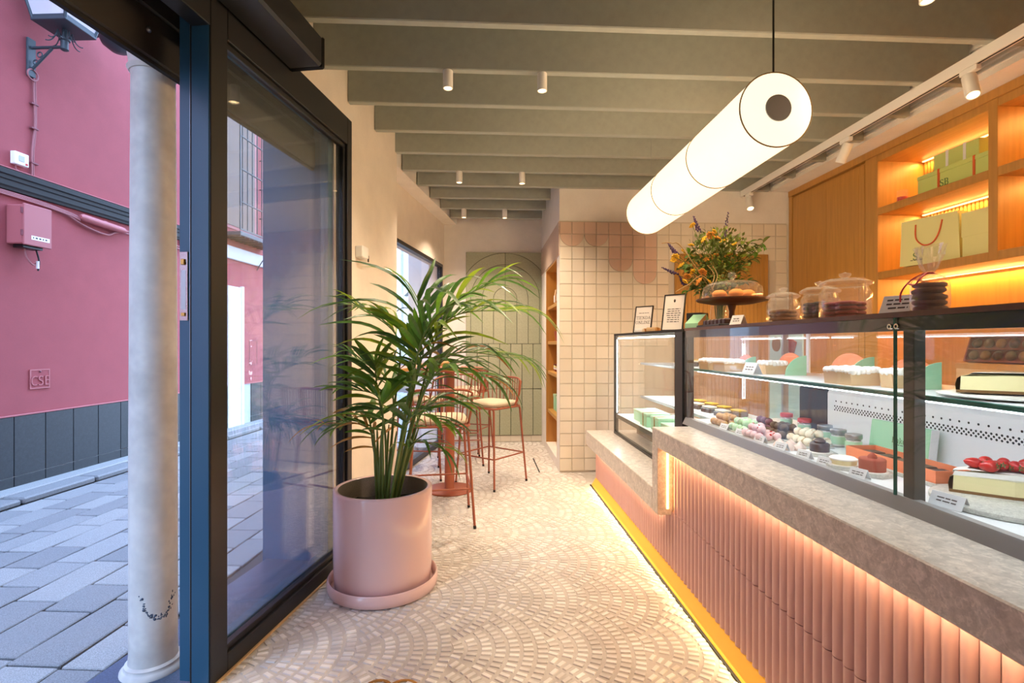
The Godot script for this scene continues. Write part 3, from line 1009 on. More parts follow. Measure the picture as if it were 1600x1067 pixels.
func pink_house() -> void:
	var h := thing("pink_house", "pink rendered house across the street with dark tiled base and black moulding", "building", PW)
	obj("wall", S().span(V(-7, -0.3, -0.4), V(6.2, 8.0, 0)), M.pink_render, h)
	# black moulding in four steps
	var prof := PackedVector2Array([Vector2(0, 2.68), Vector2(0.03, 2.68), Vector2(0.035, 2.70), Vector2(0.045, 2.715), Vector2(0.045, 2.76), Vector2(0.055, 2.77), Vector2(0.055, 2.80), Vector2(0.068, 2.81), Vector2(0.068, 2.855), Vector2(0, 2.862)])
	var s := S()
	s.xf = Transform3D(Basis(V(0, 0, 1), V(0, 1, 0), V(-1, 0, 0)), V(0, 0, 0))       # outline x goes out from the wall, its depth along the wall
	s.prism(prof, 7.0, -2.3)
	obj("moulding", s, M.cornice_black, h)
	obj("moulding_top", S().span(V(-7, 2.862, 0), V(2.3, 2.872, 0.06), 0.003), M.pink_paint, h)
	obj("plinth_cap", S().span(V(-7, 0.638, 0), V(6.2, 0.652, 0.022), 0.003), M.pink_paint, h)
	obj("plinth_bed", S().span(V(-7, -0.05, 0), V(6.2, 0.638, 0.006)), M.case_grey, h)
	var tall := S().box(Vector3.ZERO, V(0.294, 0.541, 0.014), 0.002).mesh()
	var short := S().box(Vector3.ZERO, V(0.294, 0.134, 0.014), 0.002).mesh()
	for k in range(-9, 20):
		if k > 11 and k < 13:
			continue
		put("plinth_tile", tall, M["plinth_tile%d" % (R.randi() % 3)], h, place(V(0.256 + 0.3 * k, 0.3655, 0.012)))
		put("plinth_tile", short, M["plinth_tile%d" % (R.randi() % 3)], h, place(V(0.256 + 0.3 * k, 0.022, 0.012)))
	# pressed metal hatch with raised letters
	var hatch := obj("hatch", S().span(V(0.262, 0.872, 0), V(0.46, 1.058, 0.008), 0.003), M.pink_render, h)
	obj("hatch_rim", rim(V(0.361, 0.965, 0.008), 0.198, 0.186, 0.012, 0.005), M.pink_paint, hatch)
	letters("CSE", 0.085, 0.008, M.pink_paint, hatch, place(V(0.361, 0.945, 0.012)), "Droid Sans")
	obj("hatch_lock", S().ball(V(0.361, 1.035, 0.01), V(0.012, 0.012, 0.006), 10, 6), M.pink_dark, hatch)
	# barred window with a small iron balcony tray
	var w := obj("window_surround", S().span(V(3.2, 3.1, -0.02), V(4.22, 5.6, 0.012), 0.004), M.pink_paint, h)
	obj("window_sash", S().span(V(3.3, 3.15, 0.012), V(4.12, 5.5, 0.02), 0.003), M.wood_dark, w)
	var gr := obj("window_grille", rim(V(3.75, 4.3, 0.30), 1.1, 2.55, 0.022, 0.016), M.iron, h)
	for k in 8:
		obj("bar", S().tube([V(3.27 + k * 0.137, 3.03, 0.30), V(3.27 + k * 0.137, 5.57, 0.30)], 0.009, 8), M.iron, gr)
	for y in [3.0, 3.45, 3.95, 4.45, 5.0]:
		obj("cross_bar", S().tube([V(3.2, y, 0.30), V(4.30, y, 0.30)], 0.011, 8), M.iron, gr)
		obj("side_bar", S().tube([V(4.30, y, 0.30), V(4.30, y, 0.0)], 0.009, 8), M.iron, gr)
	for k in 2:
		obj("bar", S().tube([V(4.30, 3.0, 0.1 + k * 0.1), V(4.30, 5.57, 0.1 + k * 0.1)], 0.008, 8), M.iron, gr)
	var tray := obj("balcony_tray", S().span(V(3.15, 2.93, 0.0), V(4.36, 2.99, 0.34), 0.008), M.iron, h)
	for k in 10:
		obj("tray_rib", S().span(V(3.17 + k * 0.125, 2.915, 0.02), V(3.19 + k * 0.125, 2.93, 0.32)), M.black, tray)
	var curl := []
	for k in 26:
		var a := 4.2 * k / 25.0 * PI / 2
		var rr := 0.03 + 0.06 * (1.0 - k / 25.0)
		curl.append(V(4.2, 2.86 + sin(a) * rr, 0.24 + cos(a) * rr))
	obj("scroll_bracket", S().tube([V(4.2, 2.55, 0.01), V(4.2, 2.7, 0.1), V(4.2, 2.8, 0.22)] + curl, 0.009, 6), M.iron, tray)
	obj("string_course", S().span(V(2.3, 2.62, 0), V(6.2, 2.82, 0.05), 0.012), M.white_facade, h)
	# pale door with its whitewashed frame
	var d := obj("pale_door", S().span(V(3.35, -0.04, 0), V(3.74, 2.2, 0.03), 0.006), M.white_facade, h)
	obj("door_frame", S().span(V(3.70, -0.04, 0.0), V(3.76, 2.22, 0.045), 0.006), M.white_paint, d)
	obj("wall_hatch", rim(V(4.1, 1.15, 0.0), 0.24, 0.42, 0.012, 0.008), M.pink_dark, h)

	# things on the facade
	var jb := thing("junction_box", "pink painted metal cable box on the pink house below the black moulding", "cable box", PW * place(V(0.0, 2.17, 0)))
	obj("body", S().span(V(0.05, 0.03, 0), V(0.30, 0.38, 0.16), 0.008), M.pink_paint, jb)
	var lid := obj("lid", S().span(V(0.04, 0.02, 0.16), V(0.31, 0.39, 0.178), 0.006), M.pink_paint, jb)
	var strip := obj("number_label", S().span(V(0.11, 0.075, 0.178), V(0.285, 0.112, 0.1795)), M.white_paint, lid)
	print_lines(strip, V(0.1975, 0.094, 0.1797), 0.15, 1, 0.022, 7)
	for y in [0.1, 0.3]:
		obj("hinge", S().tube([V(0.036, y, 0.165), V(0.036, y + 0.05, 0.165)], 0.01, 8), M.pink_dark, jb)
	obj("cable_gland", S().span(V(0.08, 0.0, 0.03), V(0.27, 0.03, 0.13), 0.004), M.black, jb)
	obj("cable", S().tube(bend([V(0.14, 0.01, 0.08), V(0.14, -0.08, 0.1), V(0.2, -0.14, 0.1), V(0.24, -0.12, 0.09)]), 0.007, 8), M.cable_pink, jb)
	obj("cable", S().tube(bend([V(0.25, 0.01, 0.08), V(0.26, -0.1, 0.1), V(0.25, -0.19, 0.1)]), 0.007, 8), M.cable_black, jb)
	obj("plug", S().tube([V(0.245, -0.1, 0.1), V(0.245, -0.17, 0.1)], 0.012, 8), M.white_paint, jb)
	var wb := thing("switch_box", "small white plastic box on the pink house above the black moulding", "switch box", PW * place(V(0.15, 2.93, 0)))
	obj("housing", S().span(V(-0.065, 0, 0), V(0.065, 0.115, 0.05), 0.005), M.white_paint, wb)
	obj("switch_panel", S().span(V(-0.03, 0.035, 0.05), V(0.02, 0.085, 0.054), 0.001), M.case_grey, wb)
	obj("button", S().span(V(0.03, 0.012, 0.05), V(0.05, 0.03, 0.055), 0.001), M.strawberry, wb)
	obj("cable", S().tube(bend([V(-0.03, 0.0, 0.02), V(-0.03, -0.04, 0.02), V(0.01, -0.056, 0.025)]), 0.006, 8), M.cable_pink, wb)
	var co := thing("lamp_conduit", "pink cable with a loop running down from the street lantern", "cable", PW * place(V(0.27, 2.872, 0.018)))
	obj("cable", S().tube(bend([V(0.0, 0, 0), V(0.005, 0.25, 0), V(0.03, 0.5, 0), V(0.02, 0.8, 0), V(0.02, 0.93, 0)]), 0.008, 8), M.cable_pink, co)
	obj("cable", S().tube(bend([V(0.018, 0, 0), V(0.02, 0.25, 0), V(0.042, 0.5, 0), V(0.035, 0.92, 0)]), 0.006, 8), M.cable_pink, co)
	var loop := []
	for k in 18:
		loop.append(V(0.0 + cos(TAU * k / 18) * 0.05, 0.95 + sin(TAU * k / 18) * 0.05, 0.01))
	obj("loop", S().tube(loop, 0.007, 6, false, true), M.cable_pink, co)
	for y in [0.12, 0.45, 0.68]:
		obj("clip", S().span(V(-0.01, y, -0.018), V(0.06, y + 0.015, 0.012), 0.002), M.pink_dark, co)
	var bu := thing("cable_bundle", "bundle of pink painted cables with a thick splice sleeve under the black moulding", "cables", PW * place(V(0, 2.6, 0)))
	for k in 3:
		obj("cable", S().tube(bend([V(-1.0, 0.065 - k * 0.012, 0.02), V(0.2, 0.06 - k * 0.014, 0.02), V(0.62, 0.03 - k * 0.012, 0.025), V(0.76, 0.0 - k * 0.012, 0.04)]), 0.009, 8), M.cable_pink, bu)
	obj("splice_sleeve", S().tube([V(0.75, 0.012, 0.05), V(0.78, 0.012, 0.05), V(1.02, 0.0, 0.05), V(1.05, 0.0, 0.05), V(1.08, -0.002, 0.05), V(1.30, -0.012, 0.05), V(1.34, -0.014, 0.05)], [0.02, 0.036, 0.036, 0.041, 0.036, 0.036, 0.018], 14), M.pink_paint, bu)
	obj("cable", S().tube(bend([V(0.6, 0.02, 0.02), V(0.8, -0.06, 0.03), V(1.1, -0.1, 0.03), V(1.35, -0.03, 0.03), V(2.3, -0.04, 0.02)]), 0.01, 8), M.cable_pink, bu)
	obj("cable", S().tube(bend([V(1.32, -0.014, 0.05), V(1.5, 0.0, 0.03), V(2.3, -0.01, 0.02)]), 0.008, 8), M.cable_pink, bu)

func rim(at: Vector3, w: float, h: float, t: float, d: float) -> Shape:      # an upright rectangular frame in x and y
	var s := S()
	s.span(at + V(-w / 2, -h / 2, -d / 2), at + V(w / 2, -h / 2 + t, d / 2))
	s.span(at + V(-w / 2, h / 2 - t, -d / 2), at + V(w / 2, h / 2, d / 2))
	s.span(at + V(-w / 2, -h / 2 + t, -d / 2), at + V(-w / 2 + t, h / 2 - t, d / 2))
	s.span(at + V(w / 2 - t, -h / 2 + t, -d / 2), at + V(w / 2, h / 2 - t, d / 2))
	return s

func bend(p: Array, steps := 8) -> Array:         # a smooth line through the given points
	var out := []
	for i in p.size() - 1:
		var a: Vector3 = p[maxi(i - 1, 0)]
		var b: Vector3 = p[i]
		var c: Vector3 = p[i + 1]
		var d: Vector3 = p[mini(i + 2, p.size() - 1)]
		for k in steps:
			out.append(b.cubic_interpolate(c, a, d, float(k) / steps))
	out.append(p[p.size() - 1])
	return out

func white_house() -> void:
	var h := thing("white_house", "pale house farther down the street behind the bar tables", "building", PW)
	obj("wall", S().span(V(6.2, -0.3, -0.4), V(26, 9, 0.25)), M.white_facade, h)
	obj("string_course", S().span(V(6.2, 2.75, 0.25), V(26, 2.95, 0.33), 0.01), M.case_grey, h)
	for k in 6:
		var t := 8.0 + k * 2.9
		var w := obj("window_frame", S().span(V(t, 0.9, 0.25), V(t + 1.1, 2.5, 0.29), 0.01), M.reveal_paint, h)
		obj("pane", S().span(V(t + 0.08, 0.98, 0.29), V(t + 1.02, 2.42, 0.296)), M.black, w)
		obj("drain_pipe", S().tube([V(t + 1.9, 0, 0.32), V(t + 1.9, 8, 0.32)], 0.05, 10), M.case_grey, h)
	obj("plinth", S().span(V(6.2, -0.05, 0.25), V(26, 0.7, 0.28), 0.005), M.slab_grey, h)
	var l := thing("street_lantern", "iron street lantern on the pale house seen through the far window", "street lamp", PW * place(V(12.2, 2.35, 0.25)))
	obj("arm", S().tube(bend([V(0, 0, 0), V(0, 0.12, 0.2), V(0, 0.1, 0.42)]), 0.02, 8), M.iron, l)
	obj("lamp_glass", S().lathe([Vector2(0.07, 0.12), Vector2(0.13, 0.5)], 6, V(0, 0, 0.42)), M.lantern_glass, l)
	obj("cap", S().lathe([Vector2(0.17, 0.5), Vector2(0.15, 0.53), Vector2(0.04, 0.66), Vector2(0.02, 0.78), Vector2(0, 0.8)], 6, V(0, 0, 0.42)), M.iron, l)
	obj("tray", S().lathe([Vector2(0, 0.09), Vector2(0.08, 0.1), Vector2(0.08, 0.12), Vector2(0, 0.12)], 6, V(0, 0, 0.42)), M.iron, l)

func lantern() -> void:
	var l := thing("wall_lantern", "large wrought iron street lantern on a bracket high on the pink house", "street lamp", PW * place(V(0.268, 3.8, 0)))
	obj("wall_plate", S().span(V(-0.04, 0, 0), V(0.04, 0.36, 0.025), 0.006), M.iron, l)
	obj("arm", S().tube([V(0, 0.275, 0.02), V(0, 0.275, 0.34)], 0.014, 8), M.iron, l)
	obj("brace", S().tube([V(0, 0.07, 0.02), V(0, 0.265, 0.22)], 0.012, 8), M.iron, l)
	for c in [[0.14, 0.06, 0.022], [0.21, 0.1, 0.024]]:
		var ring := []
		for k in 14:
			ring.append(V(0, c[0] + cos(TAU * k / 14) * c[2], c[1] + sin(TAU * k / 14) * c[2]))
		obj("scroll", S().tube(ring, 0.006, 6, false, true), M.iron, l)
	obj("socket", S().lathe([Vector2(0, 0.235), Vector2(0.02, 0.24), Vector2(0.034, 0.25), Vector2(0.03, 0.262), Vector2(0.03, 0.33), Vector2(0.044, 0.335), Vector2(0.044, 0.352), Vector2(0.02, 0.36), Vector2(0.02, 0.45), Vector2(0, 0.46)], 16, V(0, 0, 0.34)), M.iron, l)
	for k in 8:
		var a := TAU * k / 8 + 0.2
		var d := V(cos(a), 0, sin(a))
		var pts := []
		for i in 16:
			var q := i / 15.0
			var ang := q * 5.0
			pts.append(V(0, 0, 0.34) + d * (0.02 + 0.11 * q) + V(0, 0.36 + 0.055 * sin(ang), 0) + d * 0.02 * cos(ang))
		obj("leaf_scroll", S().tube(pts, 0.005, 6), M.iron, l)
	# four-sided glazed body that widens upwards
	var y0 := 0.455
	var y1 := 0.93
	var b0 := 0.155
	var b1 := 0.25
	var cx := V(0, 0, 0.34)
	obj("tray", S().span(cx + V(-b0 - 0.012, y0 - 0.022, -b0 - 0.012), cx + V(b0 + 0.012, y0, b0 + 0.012), 0.004), M.iron, l)
	for sx in [-1, 1]:
		for sz in [-1, 1]:
			obj("corner_bar", S().tube([cx + V(sx * b0, y0, sz * b0), cx + V(sx * b1, y1, sz * b1)], 0.014, 6), M.iron, l)
	for k in 4:
		var s := S()
		s.xf = Transform3D(Basis(Vector3.UP, PI / 2 * k), cx)
		s.sheet([V(-b0, y0, b0), V(b0, y0, b0), V(b1, y1, b1), V(-b1, y1, b1)], V(0, -0.2, 1).normalized())
		obj("pane", s, M.lantern_glass, l)
		var rl := S()
		rl.xf = s.xf
		rl.span(V(-b0, y0, b0 - 0.008), V(b0, y0 + 0.03, b0 + 0.008))
		rl.span(V(-b1, y1 - 0.03, b1 - 0.008), V(b1, y1, b1 + 0.008))
		obj("pane_frame", rl, M.iron, l)
	obj("roof", S().lathe([Vector2(0.36, y1), Vector2(0.36, y1 + 0.03), Vector2(0.12, y1 + 0.22), Vector2(0.1, y1 + 0.35), Vector2(0, y1 + 0.4)], 4, cx), M.iron, l)
	# bowl-shaped fitting beside it
	var o := thing("bowl_lamp", "dark green bowl shaped outdoor lamp beside the column capital", "outdoor lamp", PW * place(V(0.90, 4.44, 0)))
	obj("arm", S().tube([V(0, 0.1, 0), V(0, 0.16, 0.3)], 0.012, 8), M.iron, o)
	obj("bowl", S().lathe([Vector2(0, -0.06), Vector2(0.08, -0.045), Vector2(0.15, 0.01), Vector2(0.19, 0.1), Vector2(0.19, 0.13), Vector2(0.05, 0.2), Vector2(0, 0.2)], 24, V(0, 0, 0.34)), M.iron, o)

func column() -> void:
	var c := thing("marble_column", "weathered pale marble column standing outside the open doorway", "column", place(V(-1.364, -0.05, -2.19)))
	obj("base", S().lathe([Vector2(0, 0), Vector2(0.108, 0), Vector2(0.117, 0.012), Vector2(0.116, 0.028), Vector2(0.104, 0.038), Vector2(0.098, 0.044), Vector2(0.099, 0.052), Vector2(0.088, 0.06), Vector2(0, 0.06)], 40), M.column_marble, c)
	obj("shaft", S().lathe([Vector2(0.088, 0.058), Vector2(0.085, 0.09), Vector2(0.0845, 0.9), Vector2(0.082, 1.6), Vector2(0.0775, 2.44), Vector2(0.08, 2.46)], 48), M.column_marble, c)
	obj("capital", S().lathe([Vector2(0.0, 2.455), Vector2(0.084, 2.455), Vector2(0.092, 2.47), Vector2(0.084, 2.485), Vector2(0.086, 2.5), Vector2(0.094, 2.56), Vector2(0.104, 2.62), Vector2(0, 2.62)], 40), M.column_marble, c)
	obj("abacus", S().lathe([Vector2(0, 2.62), Vector2(0.105, 2.62), Vector2(0.108, 2.66), Vector2(0.1, 2.7), Vector2(0.1, 3.01), Vector2(0, 3.01)], 32), M.column_marble, c)
	# dark abrasion low on the shaft
	var px := [[219, 932], [224, 945], [228, 956], [236, 963], [246, 965], [256, 961], [263, 952], [268, 938], [272, 922]]
	var s := S()
	for i in px.size() - 1:
		for k in 7:
			var f := (k + R.randf()) / 7.0
			var u := lerpf(px[i][0], px[i + 1][0], f) + R.randf_range(-2.5, 2.5)
			var v := lerpf(px[i][1], px[i + 1][1], f) + R.randf_range(-4, 4)
			var ry := ray(u, v)
			var go := Vector2(ry.x, ry.z)
			var to := Vector2(-1.364, -2.19)
			var b := go.dot(to)
			var disc := b * b - go.length_squared() * (to.length_squared() - 0.085 * 0.085)
			if disc < 0.0:
				continue
			var k2 := (b - sqrt(disc)) / go.length_squared()
			var d := (go * k2 - to).normalized()
			var y := EYE.y + ry.y * k2 + 0.05
			s.xf = Transform3D(Basis(Vector3.UP, atan2(d.x, d.y)), V(d.x * 0.0848, y, d.y * 0.0848))
			s.ball(Vector3.ZERO, V(R.randf_range(0.002, 0.006), R.randf_range(0.002, 0.007), 0.0008), 6, 4)
	obj("scuff", s, M.slab_grey, c).set_meta("kind", "stuff")
	room("wall_lintel", S().span(V(-3, 2.96, -2.05), V(2.98, 3.42, -1.66)), M.white_facade, LW)


# ---------------------------------------------------------------- counter
const WARM := Color(1.0, 0.73, 0.38)
const COLD := Color(0.93, 0.98, 1.0)

func counter() -> void:
	var c := thing("service_counter", "long pink fluted counter with a thick grey stone ledge and glowing edges", "counter", place(V(0.94, 0, 0)))
	# local x runs from the ledge's front edge
	obj("stone_ledge", S().span(V(0, 0.734, -2.83), V(0.96, 0.834, 1.3), 0.004), M.stone_grey, c)
	obj("stone_drop", S().span(V(0, 0.366, -2.83), V(0.09, 0.734, -2.742), 0.003), M.stone_grey, c)
	obj("low_stone_ledge", S().span(V(0, 0.366, -4.71), V(0.96, 0.497, -2.83), 0.004), M.stone_grey, c)
	obj("body", S().span(V(0.098, 0.07, -2.74), V(0.96, 0.734, 1.3)), M.fluted_pink, c)
	obj("body", S().span(V(0.098, 0.07, -4.66), V(0.96, 0.366, -2.74)), M.fluted_pink, c)
	# fluted ceramic front, two courses
	var up := flute(0.345).mesh()
	var low := flute(0.311).mesh()
	var k := 0
	while true:
		var z := -4.635 + 0.045 * k
		if z > 1.2:
			break
		k += 1
		put("flute", low, M.fluted_pink, c, place(V(0.096, 0.075, z)))
		if z > -2.72:
			put("flute", up, M.fluted_pink, c, place(V(0.096, 0.389, z)))
	# light under the ledges
	var a := obj("light_strip", S().span(V(0.045, 0.728, -2.72), V(0.058, 0.734, 1.2)), M.led_warm, c)
	strip_light(V(0.051, 0.725, -0.76), V(0, 0, 1), V(0.25, -1, 0), Vector2(3.9, 0.012), Color(1.0, 0.82, 0.60), 0.62, a)
	var b := obj("light_strip", S().span(V(0.045, 0.36, -4.62), V(0.058, 0.366, -2.85)), M.led_warm, c)
	strip_light(V(0.051, 0.357, -3.73), V(0, 0, 1), V(0.25, -1, 0), Vector2(1.75, 0.012), Color(1.0, 0.82, 0.60), 0.31, b)
	var d := obj("light_strip", S().span(V(0.05, 0.40, -2.742), V(0.062, 0.72, -2.737)), M.led_warm, c)
	strip_light(V(0.056, 0.56, -2.734), V(0, 1, 0), V(0.2, 0, 1), Vector2(0.3, 0.01), WARM, 0.06, d)
	# lit plinth along the floor
	var kick := PackedVector2Array([Vector2(0.042, 0.004), Vector2(0.098, 0.004), Vector2(0.098, 0.072), Vector2(0.082, 0.072)])
	var s := S().prism(kick, -4.66, 1.3)
	var g := obj("kick_light", s, M.kick_glow, c)
	strip_light(V(0.04, 0.035, -1.7), V(0, 0, 1), V(-1, -0.45, 0), Vector2(5.8, 0.04), Color(1.0, 0.86, 0.64), 0.8, g)
	obj("floor_gap", S().span(V(0.03, -0.004, -4.68), V(0.042, 0.003, 1.3)), M.rubber, c)

func flute(h: float) -> Shape:         # one upright rounded rib that faces -x, its foot at the origin
	var s := S()
	var w := 0.0405
	var n := 9
	for i in n - 1:
		var p := []
		for j in 2:
			var t := -1.0 + 2.0 * (i + j) / (n - 1)
			p.append(V(-0.019 * sqrt(maxf(0.0, 1.0 - t * t * 0.92)) , 0, t * w / 2))
		var nn := []
		for j in 2:
			var t := -1.0 + 2.0 * (i + j) / (n - 1)
			nn.append(V(-1.0, 0, t * 1.35).normalized())
		s.tri(p[0], p[1], p[1] + V(0, h, 0), nn[0], nn[1], nn[1])
		s.tri(p[0], p[1] + V(0, h, 0), p[0] + V(0, h, 0), nn[0], nn[1], nn[0])
		for y in [0.0, h]:
			var e := V(0, 1 if y > 0 else -1, 0)
			s.tri(p[0] + V(0, y, 0), p[1] + V(0, y, 0), V(0.002, y, 0), e, e, e)
	return s


# ---------------------------------------------------------------- glass cases
func cases() -> void:
	tall_case()
	low_case("display_case", "long low glass pastry case of two front panes holding cakes and truffles", -2.93, 0.12)

func low_case(called: String, label: String, z0: float, z1: float) -> void:
	var c := thing(called, label, "display case", place(V(1.165, 0.834, 0)), "glass cases on the counter")
	# local x runs in from the front glass, y from the ledge
	obj("front_sill", S().prism(PackedVector2Array([Vector2(-0.012, 0), Vector2(0.03, 0), Vector2(0.03, 0.038), Vector2(0.006, 0.038)]), z0, z1), M.sill_grey, c)
	obj("deck", S().span(V(0.03, 0.0, z0), V(0.62, 0.028, z1)), M.case_white, c)
	var joint := -1.397
	for q in [[z0 + 0.004, joint - 0.003], [joint + 0.003, z1 - 0.002]]:
		obj("front_pane", S().span(V(0.0, 0.036, q[0]), V(0.006, 0.54, q[1])), M.case_glass, c)
	for q in [joint - 0.003, joint + 0.001]:
		obj("pane_edge", S().span(V(-0.0005, 0.036, q), V(0.0065, 0.54, q + 0.002)), M.glass_edge, c)
	obj("front_post", S().span(V(0.010, 0.028, joint + 0.018), V(0.045, 0.53, joint + 0.055), 0.002), M.black, c)
	for q in [joint - 0.012, joint + 0.012]:
		obj("hinge_ring", S().lathe([Vector2(0.004, -0.003), Vector2(0.008, -0.003), Vector2(0.008, 0.003), Vector2(0.004, 0.003), Vector2(0.004, -0.003)], 14), M.chrome, c, Transform3D(Basis(Vector3.FORWARD, PI / 2), V(-0.003, 0.515, q)))
	obj("roof", S().span(V(0.0, 0.541, z0), V(0.62, 0.556, z1)), M.wood_dark, c)
	obj("header", S().span(V(0.008, 0.502, z0), V(0.022, 0.541, z1)), M.black, c)
	obj("roof_lining", S().span(V(0.022, 0.53, z0), V(0.60, 0.541, z1)), M.case_grey, c)
	for z in [z0 + 0.012, z1 - 0.03]:
		obj("front_post", S().span(V(0.010, 0.028, z), V(0.045, 0.53, z + 0.018), 0.002), M.black, c)
		obj("rear_post", S().span(V(0.575, 0.028, z), V(0.61, 0.53, z + 0.018), 0.002), M.sill_grey, c)
	obj("side_pane", S().span(V(0.045, 0.03, z0 + 0.018), V(0.575, 0.53, z0 + 0.023)), M.case_glass, c)
	for z in [z0 + 0.32, -1.34, -0.4]:
		obj("upright", S().span(V(0.525, 0.028, z), V(0.537, 0.53, z + 0.022), 0.002), M.case_white, c)
	var shelf := obj("shelf", S().span(V(0.055, 0.312, z0 + 0.03), V(0.45, 0.322, z1 - 0.04), 0.001), M.case_white, c)
	obj("shelf_edge", S().span(V(0.043, 0.310, z0 + 0.03), V(0.055, 0.324, z1 - 0.04), 0.002), M.glass_edge, shelf)
	var ls := obj("light_strip", S().span(V(0.058, 0.304, z0 + 0.05), V(0.07, 0.3115, z1 - 0.05)), M.led_white, shelf)
	strip_light(V(0.068, 0.3, (z0 + z1) / 2), V(0, 0, 1), V(0.5, -1, 0), Vector2(z1 - z0 - 0.12, 0.012), COLD, 0.42, ls)
	var lt := obj("light_strip", S().span(V(0.024, 0.505, z0 + 0.04), V(0.04, 0.517, z1 - 0.04)), M.led_white, c)
	strip_light(V(0.044, 0.503, (z0 + z1) / 2), V(0, 0, 1), V(0.6, -1, 0), Vector2(z1 - z0 - 0.1, 0.012), COLD, 0.42, lt)
	# back: perforated air duct below, open above
	var b0 := z0 + 0.6 if z0 < -2.0 else z0 + 0.03
	var back := obj("air_duct", S().prism(PackedVector2Array([Vector2(0.45, 0.028), Vector2(0.50, 0.028), Vector2(0.50, 0.262), Vector2(0.465, 0.262), Vector2(0.45, 0.235)]), b0, z1 - 0.03), M.case_white, c)
	obj("duct_cap", S().span(V(0.455, 0.262, b0), V(0.52, 0.30, z1 - 0.03), 0.003), M.case_grey, c)
	var hole := S()
	var nz := int((z1 - 0.08 - b0 - 0.05) / 0.017)
	for i in nz:
		for j in 4:
			var off := 0.0085 if j % 2 else 0.0
			var z := b0 + 0.05 + i * 0.017 + off
			var y := 0.162 + j * 0.0085 if j < 3 else 0.202
			if j == 3 and i % 2:
				continue
			hole.xf = Transform3D(Basis(V(0, 0, 1), V(0, 1, 0), V(-1, 0, 0)), V(0.4495, y, z))
			for q in 8:
				hole.tri(V(0, 0, 0), V(cos(TAU * q / 8), sin(TAU * q / 8), 0) * 0.0042, V(cos(TAU * (q + 1) / 8), sin(TAU * (q + 1) / 8), 0) * 0.0042, V(0, 0, 1), V(0, 0, 1), V(0, 0, 1))
	obj("air_holes", hole, M.hole, back).set_meta("kind", "stuff")
	if z0 < -2.0:
		obj("fan_housing", S().span(V(0.46, 0.028, z0 + 0.36), V(0.50, 0.25, z0 + 0.59), 0.01), M.navy, c)
	obj("rear_pane", S().span(V(0.588, 0.028, z0 + 0.04), V(0.594, 0.53, z1 - 0.04)), M.case_glass, c)

func tall_case() -> void:
	var z0 := -4.55
	var z1 := -2.945
	var c := thing("tall_display_case", "tall glass case on the low ledge with mint gift boxes inside", "display case", place(V(1.165, 0.497, 0)), "glass cases on the counter")
	obj("front_sill", S().span(V(-0.004, 0, z0), V(0.03, 0.022, z1), 0.002), M.black, c)
	obj("deck", S().span(V(0.012, 0.15, z0 + 0.02), V(0.62, 0.176, z1 - 0.02)), M.case_white, c)
	obj("deck_edge", S().span(V(0.008, 0.146, z0 + 0.02), V(0.012, 0.18, z1 - 0.02)), M.black, c)
	obj("plinth_box", S().span(V(0.2, 0.0, z0 + 0.02), V(0.62, 0.15, z1 - 0.02)), M.wood_dark, c)
	obj("front_pane", S().span(V(0.0, 0.022, z0 + 0.01), V(0.006, 0.872, z1)), M.case_glass, c)
	obj("roof", S().span(V(-0.002, 0.873, z0), V(0.62, 0.89, z1)), M.soft_black, c)
	obj("front_post", S().span(V(-0.002, 0.0, z0 - 0.004), V(0.03, 0.873, z0 + 0.035), 0.002), M.black, c)
	obj("front_post", S().span(V(-0.006, -0.0, z1 - 0.125), V(0.03, 0.873, z1), 0.002), M.black, c)
	obj("rear_post", S().span(V(0.585, 0.0, z0), V(0.62, 0.873, z0 + 0.035), 0.002), M.black, c)
	obj("side_pane", S().span(V(0.03, 0.18, z0 + 0.01), V(0.585, 0.873, z0 + 0.015)), M.case_glass, c)
	var lt := obj("light_strip", S().span(V(0.02, 0.845, z0 + 0.05), V(0.034, 0.857, z1 - 0.14)), M.led_white, c)
	strip_light(V(0.036, 0.843, (z0 + z1) / 2 - 0.05), V(0, 0, 1), V(0.6, -1, 0), Vector2(1.4, 0.012), COLD, 0.42, lt)
	var lv := obj("light_strip", S().span(V(0.012, 0.19, z0 + 0.037), V(0.02, 0.84, z0 + 0.043)), M.led_white, c)
	strip_light(V(0.018, 0.5, z0 + 0.048), V(0, 1, 0), V(0.6, 0, 1), Vector2(0.6, 0.01), COLD, 0.12, lv)
	for y in [0.33, 0.625]:
		var sh := obj("shelf", S().span(V(0.235, y, z0 + 0.06), V(0.58, y + 0.01, z1 - 0.03), 0.001), M.case_white, c)
		obj("shelf_edge", S().span(V(0.222, y - 0.006, z0 + 0.06), V(0.235, y + 0.013, z1 - 0.03), 0.002), M.sill_grey, sh)
		var ls := obj("light_strip", S().span(V(0.24, y - 0.007, z0 + 0.08), V(0.25, y, z1 - 0.05)), M.led_white, sh)
		strip_light(V(0.25, y - 0.01, (z0 + z1) / 2), V(0, 0, 1), V(0.3, -1, 0), Vector2(1.4, 0.012), COLD, 0.3, ls)
	obj("back_pane", S().span(V(0.59, 0.18, z0 + 0.035), V(0.6, 0.873, z1)), M.case_glass, c)


